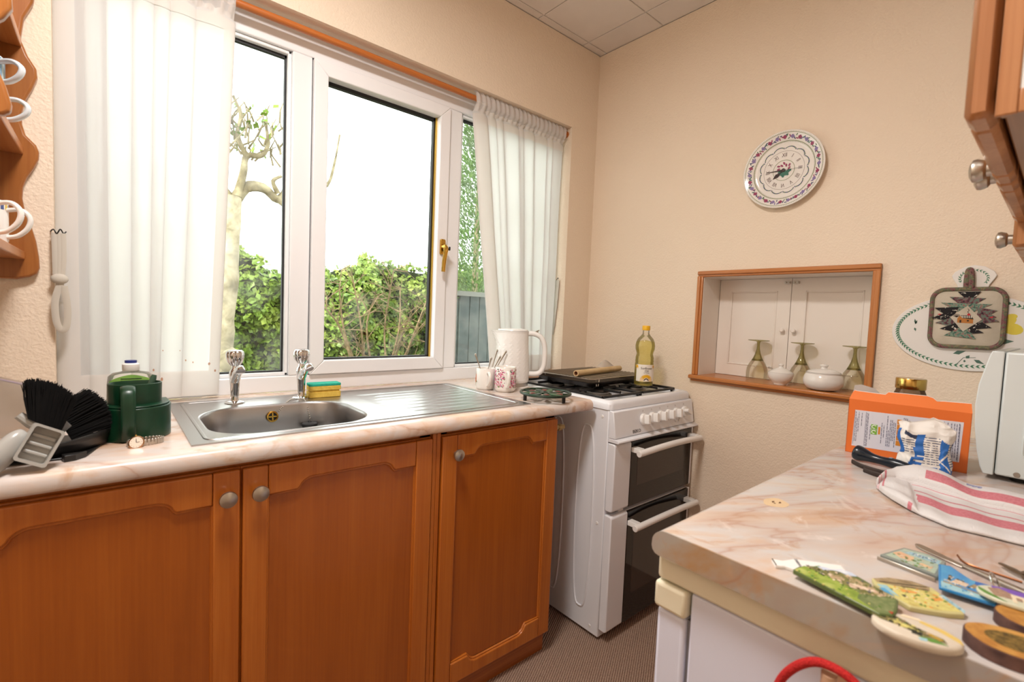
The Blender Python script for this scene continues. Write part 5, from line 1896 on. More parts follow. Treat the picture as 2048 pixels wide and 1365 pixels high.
# jar behind the carton
jr = thing('jar', 'glass jar with a shiny gold lid standing behind the orange carton', 'jar', (1.555, .255, ZW))
B().lathe([(0, 0), (.031, 0), (.034, .005), (.034, .145), (.029, .158), (.028, .168), (0, .168)], 32).build('glass', clear('jar_glass', 'efe6d8', .03, .1, haze=('6b4a30', .5)), jr, smooth=50)
B().lathe([(.0305, .162), (.0312, .164), (.0312, .187), (.030, .189), (0, .189)], 40).build('lid', m_gold, jr, smooth=40)

# blue and white paper bag
bg_ = thing('paper_bag', 'crumpled blue and white paper bag of sugar in front of the orange carton', 'bag', M=frame((1.374, .192, ZW), (.10, -.99, 0), (0, 0, 1)))
rnd = random.Random(8)
M_ = MT('bag_small_print')
wv2 = M_.n('TexWave', wave_type='BANDS', bands_direction='Y', Scale=62, Distortion=1.5, Detail=1)
M_.l(M_.coord(), wv2.inputs['Vector'])
lnm = M_.ramp(wv2.outputs['Fac'], [(.60, (0, 0, 0)), (.72, (1, 1, 1))])
brk = M_.ramp(M_.noise(M_.coord((230, 60, 1)), 1, 2), [(.42, (0, 0, 0)), (.46, (1, 1, 1))])
m_bagp = M_.set(M_.mix(M_.mix(1.0, lnm, brk, 'MULTIPLY'), 'e9e4de', '60667c'), .6)
ms = [plain('bag_white', 'e9e4de', .6), plain('bag_blue', '2c6fc0', .5, c2='2463b0', sc=60), m_bagp, plain('bag_navy', '2c3550', .6)]
nu, nv = 120, 72
from mathutils import noise as mn
vs, fs, mi = [], [], []


def crumple(p, f, seed):
    return mn.noise(Vector((p[0] * f + seed, p[1] * f, p[2] * f)))


for j in range(nv + 1):
    v = j / nv
    hw = .047 - .005 * math.exp(-((v - .42) / .2) ** 2) + .004 * max(0, v - .6)
    hd = .024 * (1 - .35 * v ** 2)
    if v > .82:
        hd *= max(.25, 1 - (v - .82) * 4.6)
    for i in range(nu):
        a = 2 * PI * i / nu
        c, s_ = math.cos(a), math.sin(a)
        x = hw * math.copysign(abs(c) ** .45, c)
        z = hd * math.copysign(abs(s_) ** .55, s_)
        y = .108 * v + (.010 * math.sin(2.2 * x / .047 + 1.2) + .006 * math.sin(5 * x / .047)) * max(0, v - .7) * 3
        p = (x, y, z)
        ridge = abs(crumple(p, 42, 3)) * .0065 + abs(crumple(p, 95, 9)) * .0028
        fold = .0045 * math.exp(-((x + .020 + .012 * v) / .006) ** 2) - .004 * math.exp(-((x - .026 + .006 * v) / .006) ** 2)
        k = min(1, v / .06)
        vs.append((x + k * .005 * crumple(p, 38, 17), max(0, y + k * .0035 * crumple(p, 45, 5)), z + k * math.copysign(1, s_) * (fold - ridge)))
for j in range(nv):
    for i in range(nu):
        fs.append((j * nu + i, j * nu + (i + 1) % nu, (j + 1) * nu + (i + 1) % nu, (j + 1) * nu + i))
        a = 2 * PI * (i + .5) / nu
        v = (j + .5) / nv
        x = math.copysign(abs(math.cos(a)) ** .45, math.cos(a))
        front = math.sin(a) > .02
        top = .80 - .10 * (x > .5) + .05 * math.sin(5 * x)
        if v > top:
            m = 0
        elif front:
            curve = -.30 + .22 * v
            leaf = abs(v - .34 - .5 * (x - .75)) < .022 or abs(v - .22 + .6 * (x - .75)) < .018
            if .60 < x < .93:
                m = 0 if leaf else 1
            elif curve - .13 < x < curve + .10:
                m = 0 if (abs(v - .30 - .9 * (x - curve)) < .02 or abs(v - .18 - .9 * (x - curve)) < .018) else 1
            elif v < .15 and x > -.62:
                m = 0 if .50 < x < .56 else 1
            elif x < -.86:
                m = 1 if v > .35 else 0
            elif x < curve - .13:
                m = 3 if v > top - .08 and x > -.70 else (2 if .36 < v < .66 else (1 if v < .30 and x > -.62 + .5 * v else 0))
            else:
                m = 2 if .20 < v < .74 else 0
        else:
            m = 1 if abs(x) > .6 else 0
        mi.append(m)
b = B()
b.v, b.f, b.mi = vs, fs, mi
b.f.append(tuple(range(nu)))
b.mi.append(0)
b.build('paper', ms, bg_, smooth=30)

# dark handled gadget and the strap
ut = thing('peeler', 'navy plastic handled kitchen utensil lying in front of the orange carton', 'utensil', (1.335, .262, ZW + .016), rz=math.radians(-98))
hp = smooth_path([(-.052, 0, .004), (-.046, 0, .003), (-.032, 0, .001), (-.012, 0, -.002), (.010, 0, -.003), (.025, 0, -.003), (.044, 0, -.004), (.060, 0, -.006)], 4)
rr_ = [.004, .010, .0145, .0165, .0175, .0178, .0175, .0168, .0155, .014, .0125, .0112, .0103, .0098, .0095, .0095, .0098, .0102, .0107, .0110, .0112, .0112, .011, .0107, .0103, .0098, .009, .0075, .005]
m_navy = plain('navy_plastic', '0f1c28', .25)
B().tube(hp, rr_[:len(hp)], 18).build('handle', m_navy, ut, smooth=70)
B().box(.018, .024, -.004, .004, .0075, .0085).build('logo_mark', plain('pale_mark', '8d9aa8', .5), ut, smooth=0)
m_lea = plain('dark_brown_leather', '2a1d18', .6, c2='35251e', sc=60)
for lab, pts in (('dark brown leather strap lying nearest the navy utensil, its end rounded', [(1.298, .305), (1.272, .280), (1.258, .245), (1.255, .205), (1.262, .180)]), ('dark brown leather strap lying just in front of the other strap, its end cut square', [(1.243, .270), (1.230, .250), (1.226, .225), (1.240, .195)])):
    t = thing('strap', lab, 'strap', (*pts[0], ZW))
    P = smooth_path([(x - pts[0][0], y - pts[0][1], .0055) for x, y in pts], 6)
    B().tube(P, .0052, 8, flat=(1, .28)).build('leather', m_lea, t, smooth=70)

# tea towel
tw = thing('tea_towel', 'white waffle tea towel with red stripes bunched on the right worktop', 'tea towel', (1.18, .07, ZW))
m_tow = plain('towel_white', 'd8d4d4', .95, bump=(420, 1.0))
m_red = plain('towel_red', 'cc848c', .95, c2='bf6c78', sc=300, bump=(420, .8))
m_pnk = plain('towel_pink', 'd8a0a4', .95, bump=(420, .8))
m_pen = plain('towel_blue_pen', '5c6aa8', .95)


TF = [(0, (1.138, .224), (1.158, .228), .012), (.07, (1.108, .208), (1.225, .226), .026), (.14, (1.080, .188), (1.268, .218), .034), (.25, (1.045, .158), (1.290, .190), .036), (.45, (1.012, .105), (1.280, .120), .031), (.70, (1.022, .030), (1.258, .030), .026), (1.0, (1.055, -.12), (1.245, -.12), .022)]
TP = smooth_path([(0, .02, 0), (.0, .13, 0), (.06, .24, 0), (.18, .18, 0), (.32, .27, 0), (.45, .20, 0), (.58, .22, 0), (.60, .40, 0), (.62, .74, 0), (.73, 1.0, 0), (.86, .90, 0), (.97, .52, 0), (1.0, .02, 0)], 10)


def towel(u, v):
    """u from the left tip to beyond the right edge of the picture, v round the folded cross-section"""
    for k0, k1 in zip(TF, TF[1:]):
        if k0[0] <= u <= k1[0]:
            t = (u - k0[0]) / (k1[0] - k0[0])
            fx, fy = [k0[1][q] + (k1[1][q] - k0[1][q]) * t for q in (0, 1)]
            bx_, by_ = [k0[2][q] + (k1[2][q] - k0[2][q]) * t for q in (0, 1)]
            h = k0[3] + (k1[3] - k0[3]) * t
            break
    q = v * (len(TP) - 1)
    i = min(int(q), len(TP) - 2)
    p = TP[i].lerp(TP[i + 1], q - i)
    x, y = fx + (bx_ - fx) * p.x, fy + (by_ - fy) * p.x
    low = p.y < .35
    z = .0018 + h * p.y * (1 + .16 * math.sin(17 * u + 3 * v) * (v > .5)) + .0010 * math.sin(34 * u + 9 * v) * min(1, p.y * 8)
    flap = 1 / (1 + math.exp(min(60, (u - .30 + .16 * v) / .006)))
    z += .0065 * flap * min(1, u / .06) * max(0, min(1, p.y * 8)) * (v < .55)
    return (x - 1.18, y - .07, z)


nu, nv = 130, 120
b = B()
b.sheet(towel, nu, nv)
for q in range(len(b.f)):
    i, j = q % nu, q // nu
    u, v = (i + .5) / nu, (j + .5) / nv
    st = u > .33 - .18 * v
    if u < .035:
        m = 2 if i % 2 else 0
    elif .052 < u < .072 and .15 < v < .8:
        m = 1
    elif st and (.255 < v < .345 or (.655 < v < .735 and u > .30)):
        m = 1
    elif st and (.405 < v < .422 or .505 < v < .522):
        m = 1
    elif u > .22 and (.83 < v < .842 or .87 < v < .882 or .915 < v < .94):
        m = 2
    elif .48 < u < .54 and .77 < v < .81 and (i + j) % 3:
        m = 3
    elif .235 < u < .262 and v < .12:
        m = 1
    else:
        m = 0
    b.mi[q] = m
b.build('cloth', [m_tow, m_red, m_pnk, m_pen], tw, solid=.0024, smooth=60)

# ------------------------------------------------------------------ souvenirs on the near corner
def plate(name, label, cat, pts, th, edge_mat, z=0, **k):
    """flat piece standing on the worktop with outline pts in world x, y"""
    global KS
    KS = (1.2 - (ZW + z + th)) / .31
    pts = [(x * KS, y * KS) for x, y in pts]
    cx, cy = sum(p[0] for p in pts) / len(pts), sum(p[1] for p in pts) / len(pts)
    t = thing(name, label, cat, (cx, cy, ZW + z), **k)
    o = B().prism([(x - cx, y - cy) for x, y in pts], 0, th).build('plaque', edge_mat, t, bev=min(.0012, th * .3), seg=2)
    return t, o, (cx, cy), th


def paint(o, c, th, name, layers):
    """flat painted shapes on the top of a plaque: (material, world polygon)"""
    b = B()
    ms = []
    for i, (m, poly) in enumerate(layers):
        if m not in ms:
            ms.append(m)
        b.mat(ms.index(m))
        b.prism([(x * KS - c[0], y * KS - c[1]) for x, y in poly], th, th + .0002 + min(i, 14) * .00004)
    return b.build(name, ms, o, smooth=0)


def speck(poly, n, mats, size, seed):
    """small brush dabs inside an outline"""
    rnd = random.Random(seed)
    xs_, ys_ = [p[0] for p in poly], [p[1] for p in poly]
    out = []
    while len(out) < n:
        x, y = rnd.uniform(min(xs_), max(xs_)), rnd.uniform(min(ys_), max(ys_))
        ins = False
        for k in range(len(poly)):
            (xa, ya), (xb, yb) = poly[k], poly[k - 1]
            if (ya > y) != (yb > y) and x < (xb - xa) * (y - ya) / (yb - ya) + xa:
                ins = not ins
        if ins:
            a, s, r = rnd.uniform(0, 3), size * rnd.uniform(.5, 1.1), rnd.uniform(.4, .9)
            out.append((rnd.choice(mats), [(x + s * math.cos(a + t) * (1 if q % 2 else r), y + s * math.sin(a + t) * (1 if q % 2 else r)) for q, t in enumerate((0, 1.3, 2.6, 3.9, 5.2))]))
    return out


def along(p, q, w, f0=0, f1=1, s0=0, s1=1):
    """rectangle between the edge p-q and an offset w, in fractions"""
    P, Q = Vector(p), Vector(q)
    n = Vector(w)
    return [tuple(P.lerp(Q, f0) + n * s0), tuple(P.lerp(Q, f1) + n * s0), tuple(P.lerp(Q, f1) + n * s1), tuple(P.lerp(Q, f0) + n * s1)]


def P2(m, c1, c2, c3, sc, rough=.3):
    M = MT(m)
    v = M.coord()
    nz = M.noise(v, sc, 4, .6, .5)
    return M.set(M.ramp(nz, [(.32, c1), (.5, c2), (.68, c3)]), rough)


p_sky = plain('paint_sky', 'c6d2e6', .3)
p_cloud = plain('paint_cloud', 'dfe4ea', .3)
p_meadow = P2('paint_meadow', '6f8a2e', '8ea63e', 'b6bf6a', 60)
p_hill = P2('paint_hill', '5c5f2c', '7a7a44', 'c9a98c', 110)
p_wood_ = P2('paint_wood', '4f6a3a', '6c7c4a', '8c9468', 120)
p_town = P2('paint_town', 'b49a84', 'd8bfa6', 'e6d8c4', 160)
p_ylw = P2('paint_stone_yellow', 'c9bd6a', 'd9d080', 'b9a65a', 90)
p_rf = P2('paint_roof', '7c6a4e', '9a8664', 'b09a74', 120)
p_or = plain('paint_orange', 'e09a4c', .4)
p_teal = P2('paint_lettering_blue', '4e7f94', '9cc3d2', 'b9d6dc', 260)
p_blue = plain('paint_blue', '2f7fc4', .3, c2='59b0d8', sc=30)
p_dkblue = plain('paint_dark_blue', '1f66b8', .3)
p_sea = plain('paint_sea', '7fb8cc', .3, c2='a9d0d8', sc=60)
p_sand = plain('paint_sand', 'e3c49a', .4, c2='d8a886', sc=60)
p_red = plain('paint_red', 'b8392c', .4)
p_grn = plain('paint_green', '5f8f3c', .4)
p_dk = plain('paint_dark', '33362c', .4)
p_cream = plain('paint_cream', 'e9d9bc', .4)
p_purp = plain('paint_purple', '7a55b8', .4)
p_white = plain('paint_white', 'efece4', .3)
p_gry = plain('paint_grey', '5f6068', .4)

# white bottle-shaped magnet with lettering, lying half under the landscape
bt = [(.668, .238), (.672, .232), (.664, .229), (.659, .226), (.662, .219), (.672, .210), (.676, .196), (.686, .181), (.700, .166), (.714, .163), (.735, .167), (.729, .180), (.719, .196), (.708, .207), (.694, .219), (.686, .231), (.678, .240)]
# simple bottle outline built along its own axis
ax0, ax1 = Vector((.664, .232)), Vector((.716, .163))
dv = (ax1 - ax0).normalized()
nv_ = Vector((-dv.y, dv.x)) * -1
prof_b = [(0, .0085), (.006, .0085), (.012, .0072), (.020, .0115), (.028, .0165), (.036, .0175), (.086, .0175)]
bt = [tuple(ax0 + dv * l + nv_ * w) for l, w in prof_b] + [tuple(ax0 + dv * l - nv_ * w) for l, w in reversed(prof_b)]
t, o, c, th = plate('bottle_magnet', 'white bottle-shaped fridge magnet with dark lettering partly under the landscape magnet', 'magnet', bt, .005, m_white_plastic)
sidev = lambda l, w: tuple(ax0 + dv * l + nv_ * w)
paint(o, c, th, 'magnet_print', [(p_dk, [sidev(-.0, .0085), sidev(.0015, .0085), sidev(.0015, -.0085), sidev(0, -.0085)]), (p_red, [sidev(.052, .003), sidev(.060, .010), sidev(.064, .004), sidev(.057, -.002)]), (p_grn, [sidev(.048, -.002), sidev(.052, .002), sidev(.058, -.004), sidev(.055, -.006)]), (p_red, [sidev(.072, .006), sidev(.086, .009), sidev(.084, .012), sidev(.074, .009)])])
ang = math.atan2(dv.y, dv.x)
b = B()
b.text('TARRAGONA', .0055, Matrix.Translation(((ax0.x + dv.x * .031) * KS - c[0], (ax0.y + dv.y * .031) * KS - c[1], th + .0002)) @ Matrix.Rotation(ang + PI / 2 + PI, 4, 'Z'))
b.text('300', .0055, Matrix.Translation(((ax0.x + dv.x * .041) * KS - c[0], (ax0.y + dv.y * .041) * KS - c[1], th + .0002)) @ Matrix.Rotation(ang + PI / 2 + PI, 4, 'Z'))
b.build('magnet_lettering', p_gry, o, smooth=0)

# long landscape magnet
A_, Bq_ = (.664, .209), (.640, .114)
wv_ = (.050, -.012)
edge_top = [(.674, .1005), (.690, .104), (.700, .118), (.716, .150), (.722, .160), (.716, .171), (.712, .180), (.704, .186), (.694, .199), (.682, .206)]
lp = [A_, Bq_, (.648, .104), (.662, .103)] + [(.690, .107), (.704, .130), (.718, .158), (.716, .170), (.706, .176), (.704, .187), (.692, .200), (.678, .207)]
t, o, c, th = plate('landscape_magnet', 'long fridge magnet painted with a green valley, village and clouds', 'magnet', lp, .006, plain('resin_olive', '5a6a3a', .3), z=.0052)
paint(o, c, th, 'landscape_print', [(p_meadow, [(.665, .207), (.641, .115), (.662, .112), (.690, .150), (.686, .203)]),
    (p_wood_, [(.641, .115), (.650, .105), (.688, .109), (.694, .130), (.668, .140), (.655, .138)]),
    (p_hill, [(.686, .201), (.678, .160), (.670, .138), (.692, .112), (.702, .130), (.707, .160), (.700, .186)]),
    (p_town, [(.676, .150), (.682, .140), (.688, .128), (.692, .124), (.692, .140), (.686, .156)]),
    (p_sky, [(.698, .192), (.694, .184), (.704, .176), (.708, .172), (.705, .160), (.712, .152), (.7175, .159), (.7155, .170), (.706, .177), (.7035, .187)]),
    (p_cloud, [(.700, .184), (.706, .172), (.708, .164), (.714, .160), (.714, .168), (.705, .176)])]
    + speck([(.684, .200), (.676, .160), (.668, .138), (.690, .112), (.702, .130), (.706, .158), (.698, .186)], 70, (p_town, p_wood_, p_cream, p_gry, p_dk), .0022, 3)
    + speck([(.662, .205), (.642, .116), (.660, .110), (.682, .150), (.680, .200)], 30, (p_wood_, p_grn, p_ylw), .0020, 4)
    + [(p_blue, [(.697, .112), (.702, .118), (.708, .124), (.704, .128), (.699, .122)]), (p_red, [(.650, .1055), (.655, .105), (.654, .109)])])

# cathedral / stone house magnet, yellow
hp_ = [(.712, .134), (.724, .140), (.744, .128), (.758, .108), (.760, .088), (.752, .080), (.744, .081), (.722, .056), (.718, .0545), (.706, .066), (.694, .083), (.686, .096), (.694, .110)]
t, o, c, th = plate('building_magnet', 'yellow stone building fridge magnet with a brown roof and a strip of blue lettering', 'magnet', hp_, .006, plain('resin_yellow', 'c9c088', .4))
paint(o, c, th, 'building_print', [(p_ylw, [(.713, .133), (.752, .082), (.722, .057), (.700, .078), (.690, .096), (.696, .110)]),
    (p_rf, [(.719, .133), (.725, .138), (.743, .127), (.757, .107), (.758, .090), (.745, .088), (.730, .112)]),
    (p_or, [(.722, .112), (.730, .098), (.727, .096), (.717, .108)]), (p_or, [(.728, .084), (.738, .078), (.734, .074), (.724, .080)]),
    (p_dk, [(.708, .108), (.711, .105), (.708, .102), (.705, .105)]),
    (p_teal, [(.744, .080), (.748, .076), (.727, .055), (.720, .055)]),
    (p_sea, [(.706, .124), (.712, .132), (.718, .124), (.700, .108)])]
    + speck([(.718, .126), (.750, .084), (.722, .060), (.702, .080), (.694, .098)], 46, (p_rf, p_or, p_cream, p_grn), .0019, 5)
    + [(p_dk, along((.722, .131), (.754, .092), (.0, .0012), .0, 1.0, 0, .7)), (p_dk, along((.730, .112), (.746, .089), (.0, .001), 0, 1, 0, .7))])

# oval stone magnet
t = thing('stone_magnet', 'oval cream stone magnet with a painted village scene on the near worktop edge', 'magnet', (.622, .081, ZW), rz=math.radians(-75))
oo = [(.036 * math.cos(2 * PI * k / 40), .024 * math.sin(2 * PI * k / 40)) for k in range(40)]
b = B()
n = 40
vs, fs = [], []
for s, z in ((.93, 0), (1, .002), (1, .0065), (.96, .0085), (.90, .009)):
    vs += [(x * s, y * s, z) for x, y in oo]
for r in range(4):
    fs += [(r * n + i, r * n + (i + 1) % n, (r + 1) * n + (i + 1) % n, (r + 1) * n + i) for i in range(n)]
fs += [tuple(reversed(range(n))), tuple(4 * n + i for i in range(n))]
o = b.add(vs, fs).build('stone', plain('cream_stone', 'd8cdbb', .45, c2='cfc3b2', sc=30), t, smooth=45)
layers = [(P2('paint_village', '4c4a24', '6f6c40', '8c8460', 140), [(-.031, .010), (-.026, .016), (-.014, .012), (0, .002), (.018, -.004), (.020, -.010), (.006, -.010), (-.012, -.004), (-.026, -.002), (-.032, .003)]),
          (p_ylw, [(-.022, .001), (-.010, .004), (.0, -.003), (-.012, -.005)]), (p_blue, [(-.028, .016), (-.022, .020), (-.014, .018), (-.018, .013), (-.026, .012)]),
          (p_dk, [(-.004, -.006), (.004, -.004), (.003, -.010), (-.004, -.010)]), (p_grn, [(.0, -.011), (.012, -.009), (.020, -.013), (.008, -.015)]), (p_sea, [(.0, -.014), (.006, -.012), (.006, -.016), (.001, -.017)]),
          (plain('paint_straw', 'dcbf6a', .4), [(.004, .016), (.020, .011), (.030, .003), (.031, -.004), (.026, .0), (.016, .007), (.004, .012)]), (p_cream, [(-.010, .014), (.006, .015), (.004, .018), (-.008, .018)]),
          (plain('paint_ochre', 'b8963c', .4), [(.008, -.001), (.018, -.006), (.015, -.009), (.006, -.004)])] + speck([(-.028, .010), (-.014, .010), (0, .001), (.016, -.006), (.004, -.009), (-.024, .0)], 40, (p_dk, p_wood_, p_ylw, p_rf, p_town), .0022, 12)
b = B()
ms = []
for i, (m, poly) in enumerate(layers):
    if m not in ms:
        ms.append(m)
    b.mat(ms.index(m))
    b.prism([(x * 1.12, y * 1.22) for x, y in poly], .0088, .0092 + .00004 * min(i, 14))
b.build('village_print', ms, o, smooth=0)

# clear acrylic magnet
t, o, c, th = plate('acrylic_magnet', 'clear acrylic fridge magnet with a faded coastal picture behind the blue key tag', 'magnet', [(.811, .150), (.801, .088), (.862, .088), (.870, .108), (.866, .134)], .006, clear('acrylic', 'dfe6e4', .03, .12, haze=('b4bcb4', .5)))
paint(o, c, th, 'coast_print', [(P2('paint_coast', '8fae9c', 'b4c4b0', '9cb0a8', 60), [(.815, .145), (.806, .092), (.858, .092), (.866, .110), (.860, .132)]), (p_sand, [(.832, .140), (.845, .134), (.838, .118), (.824, .116), (.822, .130)]), (p_sand, [(.820, .112), (.828, .108), (.824, .096), (.816, .098)]),
    (p_teal, [(.846, .130), (.857, .124), (.857, .093), (.842, .093)])]
    + speck([(.848, .126), (.855, .122), (.855, .096), (.845, .096)], 26, (p_white, p_gry), .0016, 6) + speck([(.815, .142), (.808, .096), (.840, .094), (.840, .134)], 26, (p_grn, p_wood_, p_town), .0026, 7))
B().box(-.031, .031, .0030, .0050, 0.0003, .0055).xf(Matrix.Translation((.8030 * KS - c[0], .1195 * KS - c[1], .0)) @ Matrix.Rotation(math.radians(81), 4, 'Z')).build('polished_edge', m_nickel, t, bev=.001)

# blue key tag with keys
kt, o, c, th = plate('key_tag', 'blue souvenir key tag picturing a harbour, attached to a steel ring of keys', 'key tag', [(.770, .083), (.776, .034), (.830, .036), (.826, .060), (.852, .082), (.846, .094)], .004, plain('tag_blue', '2f86c4', .2), z=.0062)
paint(o, c, th, 'harbour_print', [(p_sea, [(.771, .081), (.777, .035), (.792, .036), (.790, .084)]), (p_blue, [(.790, .084), (.792, .036), (.828, .037), (.825, .060), (.848, .082), (.845, .091)]), (p_dkblue, [(.800, .040), (.806, .036), (.828, .037), (.825, .056), (.812, .056)]),
    (p_rf, [(.789, .082), (.793, .082), (.790, .044), (.787, .044)]), (p_town, [(.796, .076), (.812, .072), (.808, .060), (.796, .062)]), (p_dk, [(.800, .079), (.818, .080), (.818, .077), (.800, .076)]), (p_rf, [(.800, .060), (.814, .056), (.812, .052), (.799, .055)])]
    + speck([(.792, .082), (.793, .050), (.812, .050), (.818, .078)], 26, (p_rf, p_town, p_dk, p_white), .0020, 8) + speck([(.774, .078), (.778, .040), (.788, .040), (.787, .080)], 14, (p_blue, p_white), .0022, 9))
B().text('B', .006, Matrix.Translation((.812 * KS - c[0], .045 * KS - c[1], th + .0008)) @ Matrix.Rotation(-PI / 2, 4, 'Z')).build('tag_lettering', p_white, o, smooth=0)
B().tube([(.828 * KS - c[0] + .013 * math.cos(a), .038 * KS - c[1] + .006 * math.sin(a), .006 + .013 * math.sin(a)) for a in [2 * PI * k / 28 for k in range(28)]], .0011, 8, closed=True).build('split_ring', m_chrome, kt)
m_key = plain('worn_key_brass', '8a7c6c', .35, 1.0)


def key(label, p, rz, z):
    k = thing('key', label, 'key', (*p, ZW + z), rz=rz)
    b = B()
    b.prism(arc(0, 0, .0115, 20, 340, 20, .0105) + [(.034, -.003), (.036, -.001), (.034, .001), (.032, .0032), (.029, .0026), (.026, .0036), (.022, .003)], 0, .002)
    b.build('blade', m_key, k, bev=.0004, seg=1)
    B().lathe([(0, .0022), (.0028, .0022)], 12, (-.006, 0, 0)).build('key_hole', m_black, k)
    return k


key('brass key lying flat under the steel ring beside the blue tag', (.812, .0235), math.radians(-105), .0005)
key('brass key lying over another one and pointing to the right edge', (.802, .014), math.radians(-128), .0027)
# butter knife and bottle opener
kn = thing('butter_knife', 'satin steel butter knife with rounded tip behind the acrylic magnet', 'knife', (.872, .096, ZW), rz=math.radians(-118))
B().prism([(-.034, .004), (-.031, .0075), (-.024, .0085), (-.010, .0078), (.006, .0062), (.03, .0042), (.03, -.0045), (.004, -.0062), (-.018, -.0068), (-.028, -.005), (-.033, 0)], .001, .0026).build('blade', m_nickel, kn, bev=.0007)
B().tube([(.03, 0, .003), (.05, 0, .004), (.10, 0, .005), (.125, 0, .0045)], [.0035, .0042, .0055, .0048], 10, flat=(.6, 1)).build('handle', m_nickel, kn, smooth=70)
cu_ = thing('copper_pick', 'thin bent copper-coloured hair clip between the knife and the tea towel', 'hair clip', (.868, .064, ZW))
P = smooth_path([(.016, .016, .006), (.008, .010, .003), (.003, .000, .002), (.002, -.020, .002), (.0, -.046, .002)], 6)
B().tube([p for p in P], .0016, 6, flat=(1, .6)).build('wire', plain('copper', '8a5a3c', .35, 1.0), cu_)
for lab, p, q in (('dark metal key with a twisted bow at the right edge near the tea towel', (.905, .040), (.868, .004)), ('bright steel pen tip poking in at the right edge', (.803, -.004), (.762, -.020))):
    d = Vector((q[0] - p[0], q[1] - p[1], 0))
    if 'pen' in lab:
        t = thing('pen', lab, 'pen', (*p, ZW + .0052))
        B().tube([(0, 0, 0), d * .12, d, d * 2.2], [.0025, .0048, .005, .005], 12).build('barrel', m_chrome, t)
    else:
        t = thing('key', lab, 'key', (*p, ZW + .006))
        B().tube([(0, 0, -.001), d * .35, d * .75], [.003, .0055, .0030], 8, flat=(.4, 1)).build('blade', m_key, t, smooth=70)
        B().tube([d * .75 + Vector((.009 * math.cos(a) * .7, .009 * math.cos(a) * .7, .009 * math.sin(a) * .5 + .001)) for a in [2 * PI * k / 16 for k in range(16)]], .0022, 6, closed=True).build('bow', m_key, t)

# purple temple magnet and two wood slices
tm = thing('temple_magnet', 'round painted magnet of a columned temple under a purple sky at the right edge', 'magnet', (.764, .017, ZW + .0145), rz=math.radians(-80))
oo = [(.034 * math.cos(2 * PI * k / 36), .021 * math.sin(2 * PI * k / 36)) for k in range(36)]
o = B().prism(oo, 0, .005).build('plaque', plain('resin_white', 'cfd0b8', .3), tm, bev=.0015)
lay = [(p_purp, [(x * .96, y * .96) for x, y in oo if y > -.001 and x > -.022] + [(-.018, .004), (-.010, .008), (.034, -.001)]), (p_grn, [(x * .96, y * .96) for x, y in oo if x < -.010 and y < .004]), (P2('paint_rock', '8a6a5a', 'b09078', '7c5c50', 160), [(-.024, .008), (-.014, .014), (-.006, .008), (.0, .004), (.034, .002), (.03, -.006), (-.012, -.008), (-.020, -.010)]), (p_cream, [(-.006, .006), (.033, .003), (.033, -.001), (-.006, .0)])]
for k in range(5):
    x = -.006 + k * .0082
    lay.append((p_cream, [(x, .001), (x + .0034, .001), (x + .0034, -.0145), (x, -.0145)]))
b = B()
ms = []
for i, (m, poly) in enumerate(lay):
    if m not in ms:
        ms.append(m)
    b.mat(ms.index(m))
    b.prism(poly, .005, .0052 + .00006 * i)
b.build('temple_print', ms, o, smooth=0)
m_bark = plain('bark', '6b4c42', .9, c2='4c3430', sc=70, bump=(120, .8))
m_slice = P2('cut_wood', 'a87030', 'bf8a44', 'c8984e', 40, .5)


def wood_slice(label, p, rx, ry, rz, h, img):
    t = thing('wood_slice', label, 'souvenir', (*p, ZW), rz=rz)
    rnd = random.Random(len(label))
    w = [1 + .05 * math.sin(3 * a + 1) + rnd.uniform(-.012, .012) for a in [2 * PI * k / 36 for k in range(36)]]
    q = [(rx * w[k] * math.cos(2 * PI * k / 36), ry * w[k] * math.sin(2 * PI * k / 36)) for k in range(36)]
    B().prism(q, 0, h).build('bark_edge', m_bark, t, bev=.001)
    o = B().prism([(x * .965, y * .965) for x, y in q], h, h + .0006).build('cut_face', m_slice, t, smooth=0)
    if img:
        B().prism([(x * .66 + .002, y * .60) for x, y in q], h + .0006, h + .0009).build('burnt_picture', P2('pyrography', '3a2c14', '6a5424', '94763a', 220, .6), o, smooth=0)
    return t


wood_slice('oval wood slice with a burnt picture and bark rim in the bottom right corner', (.664, .012), .040, .027, math.radians(-70), .014, True)
wood_slice('plain oval wood slice with bark rim lying under the temple magnet', (.735, -.001), .036, .024, math.radians(-75), .0135, False)

# hook and red cord on the fridge side
hk = thing('stick_on_hook', 'beige stick-on hook on the side of the fridge under the worktop edge', 'hook', (.644, .148, .775))
m_bei = plain('beige_plastic', 'd0a88a', .5)
B().prism(rrect(-.014, .014, -.022, .026, .008), 0, .004).xf(frame((0, 0, 0), (0, -1, 0), (0, 0, 1))).build('back_plate', m_bei, hk, bev=.001)
B().tube(smooth_path([(-.003, 0, .004), (-.020, 0, .010), (-.032, 0, .024), (-.034, 0, .040)], 5), [.010] * 6 + [.009] * 5 + [.008] * 5, 12).build('peg', m_bei, hk, smooth=70)
rc = thing('red_cord', 'thick red knitted cord loop hanging over the beige hook', 'cord', (.610, .148, .80))
M_ = MT('red_knit')
vr = M_.coord((1, 1, 1))
m_knit = M_.set(M_.ramp(M_.noise(vr, 500, 2), [(.3, 'a81418'), (.7, 'cf2a26')]), .9)
M_.bump(M_.noise(vr, 500, 2), .8, .002)
P = smooth_path([(0, .058, -.17), (0, .056, -.09), (-.002, .050, -.032), (-.004, .036, .000), (-.004, .016, .021), (-.004, -.004, .0265), (-.004, -.024, .022), (-.003, -.044, .004), (-.002, -.058, -.03), (0, -.062, -.09), (0, -.058, -.17)], 6)
b = B()
b.tube(P, .0050, 10)
b.build('loop', m_knit, rc, smooth=80)
bgc = B().sheet(lambda u, v: (.004 + .006 * math.sin(PI * u), -.06 + .12 * u, -.33 + .17 * v), 10, 8)
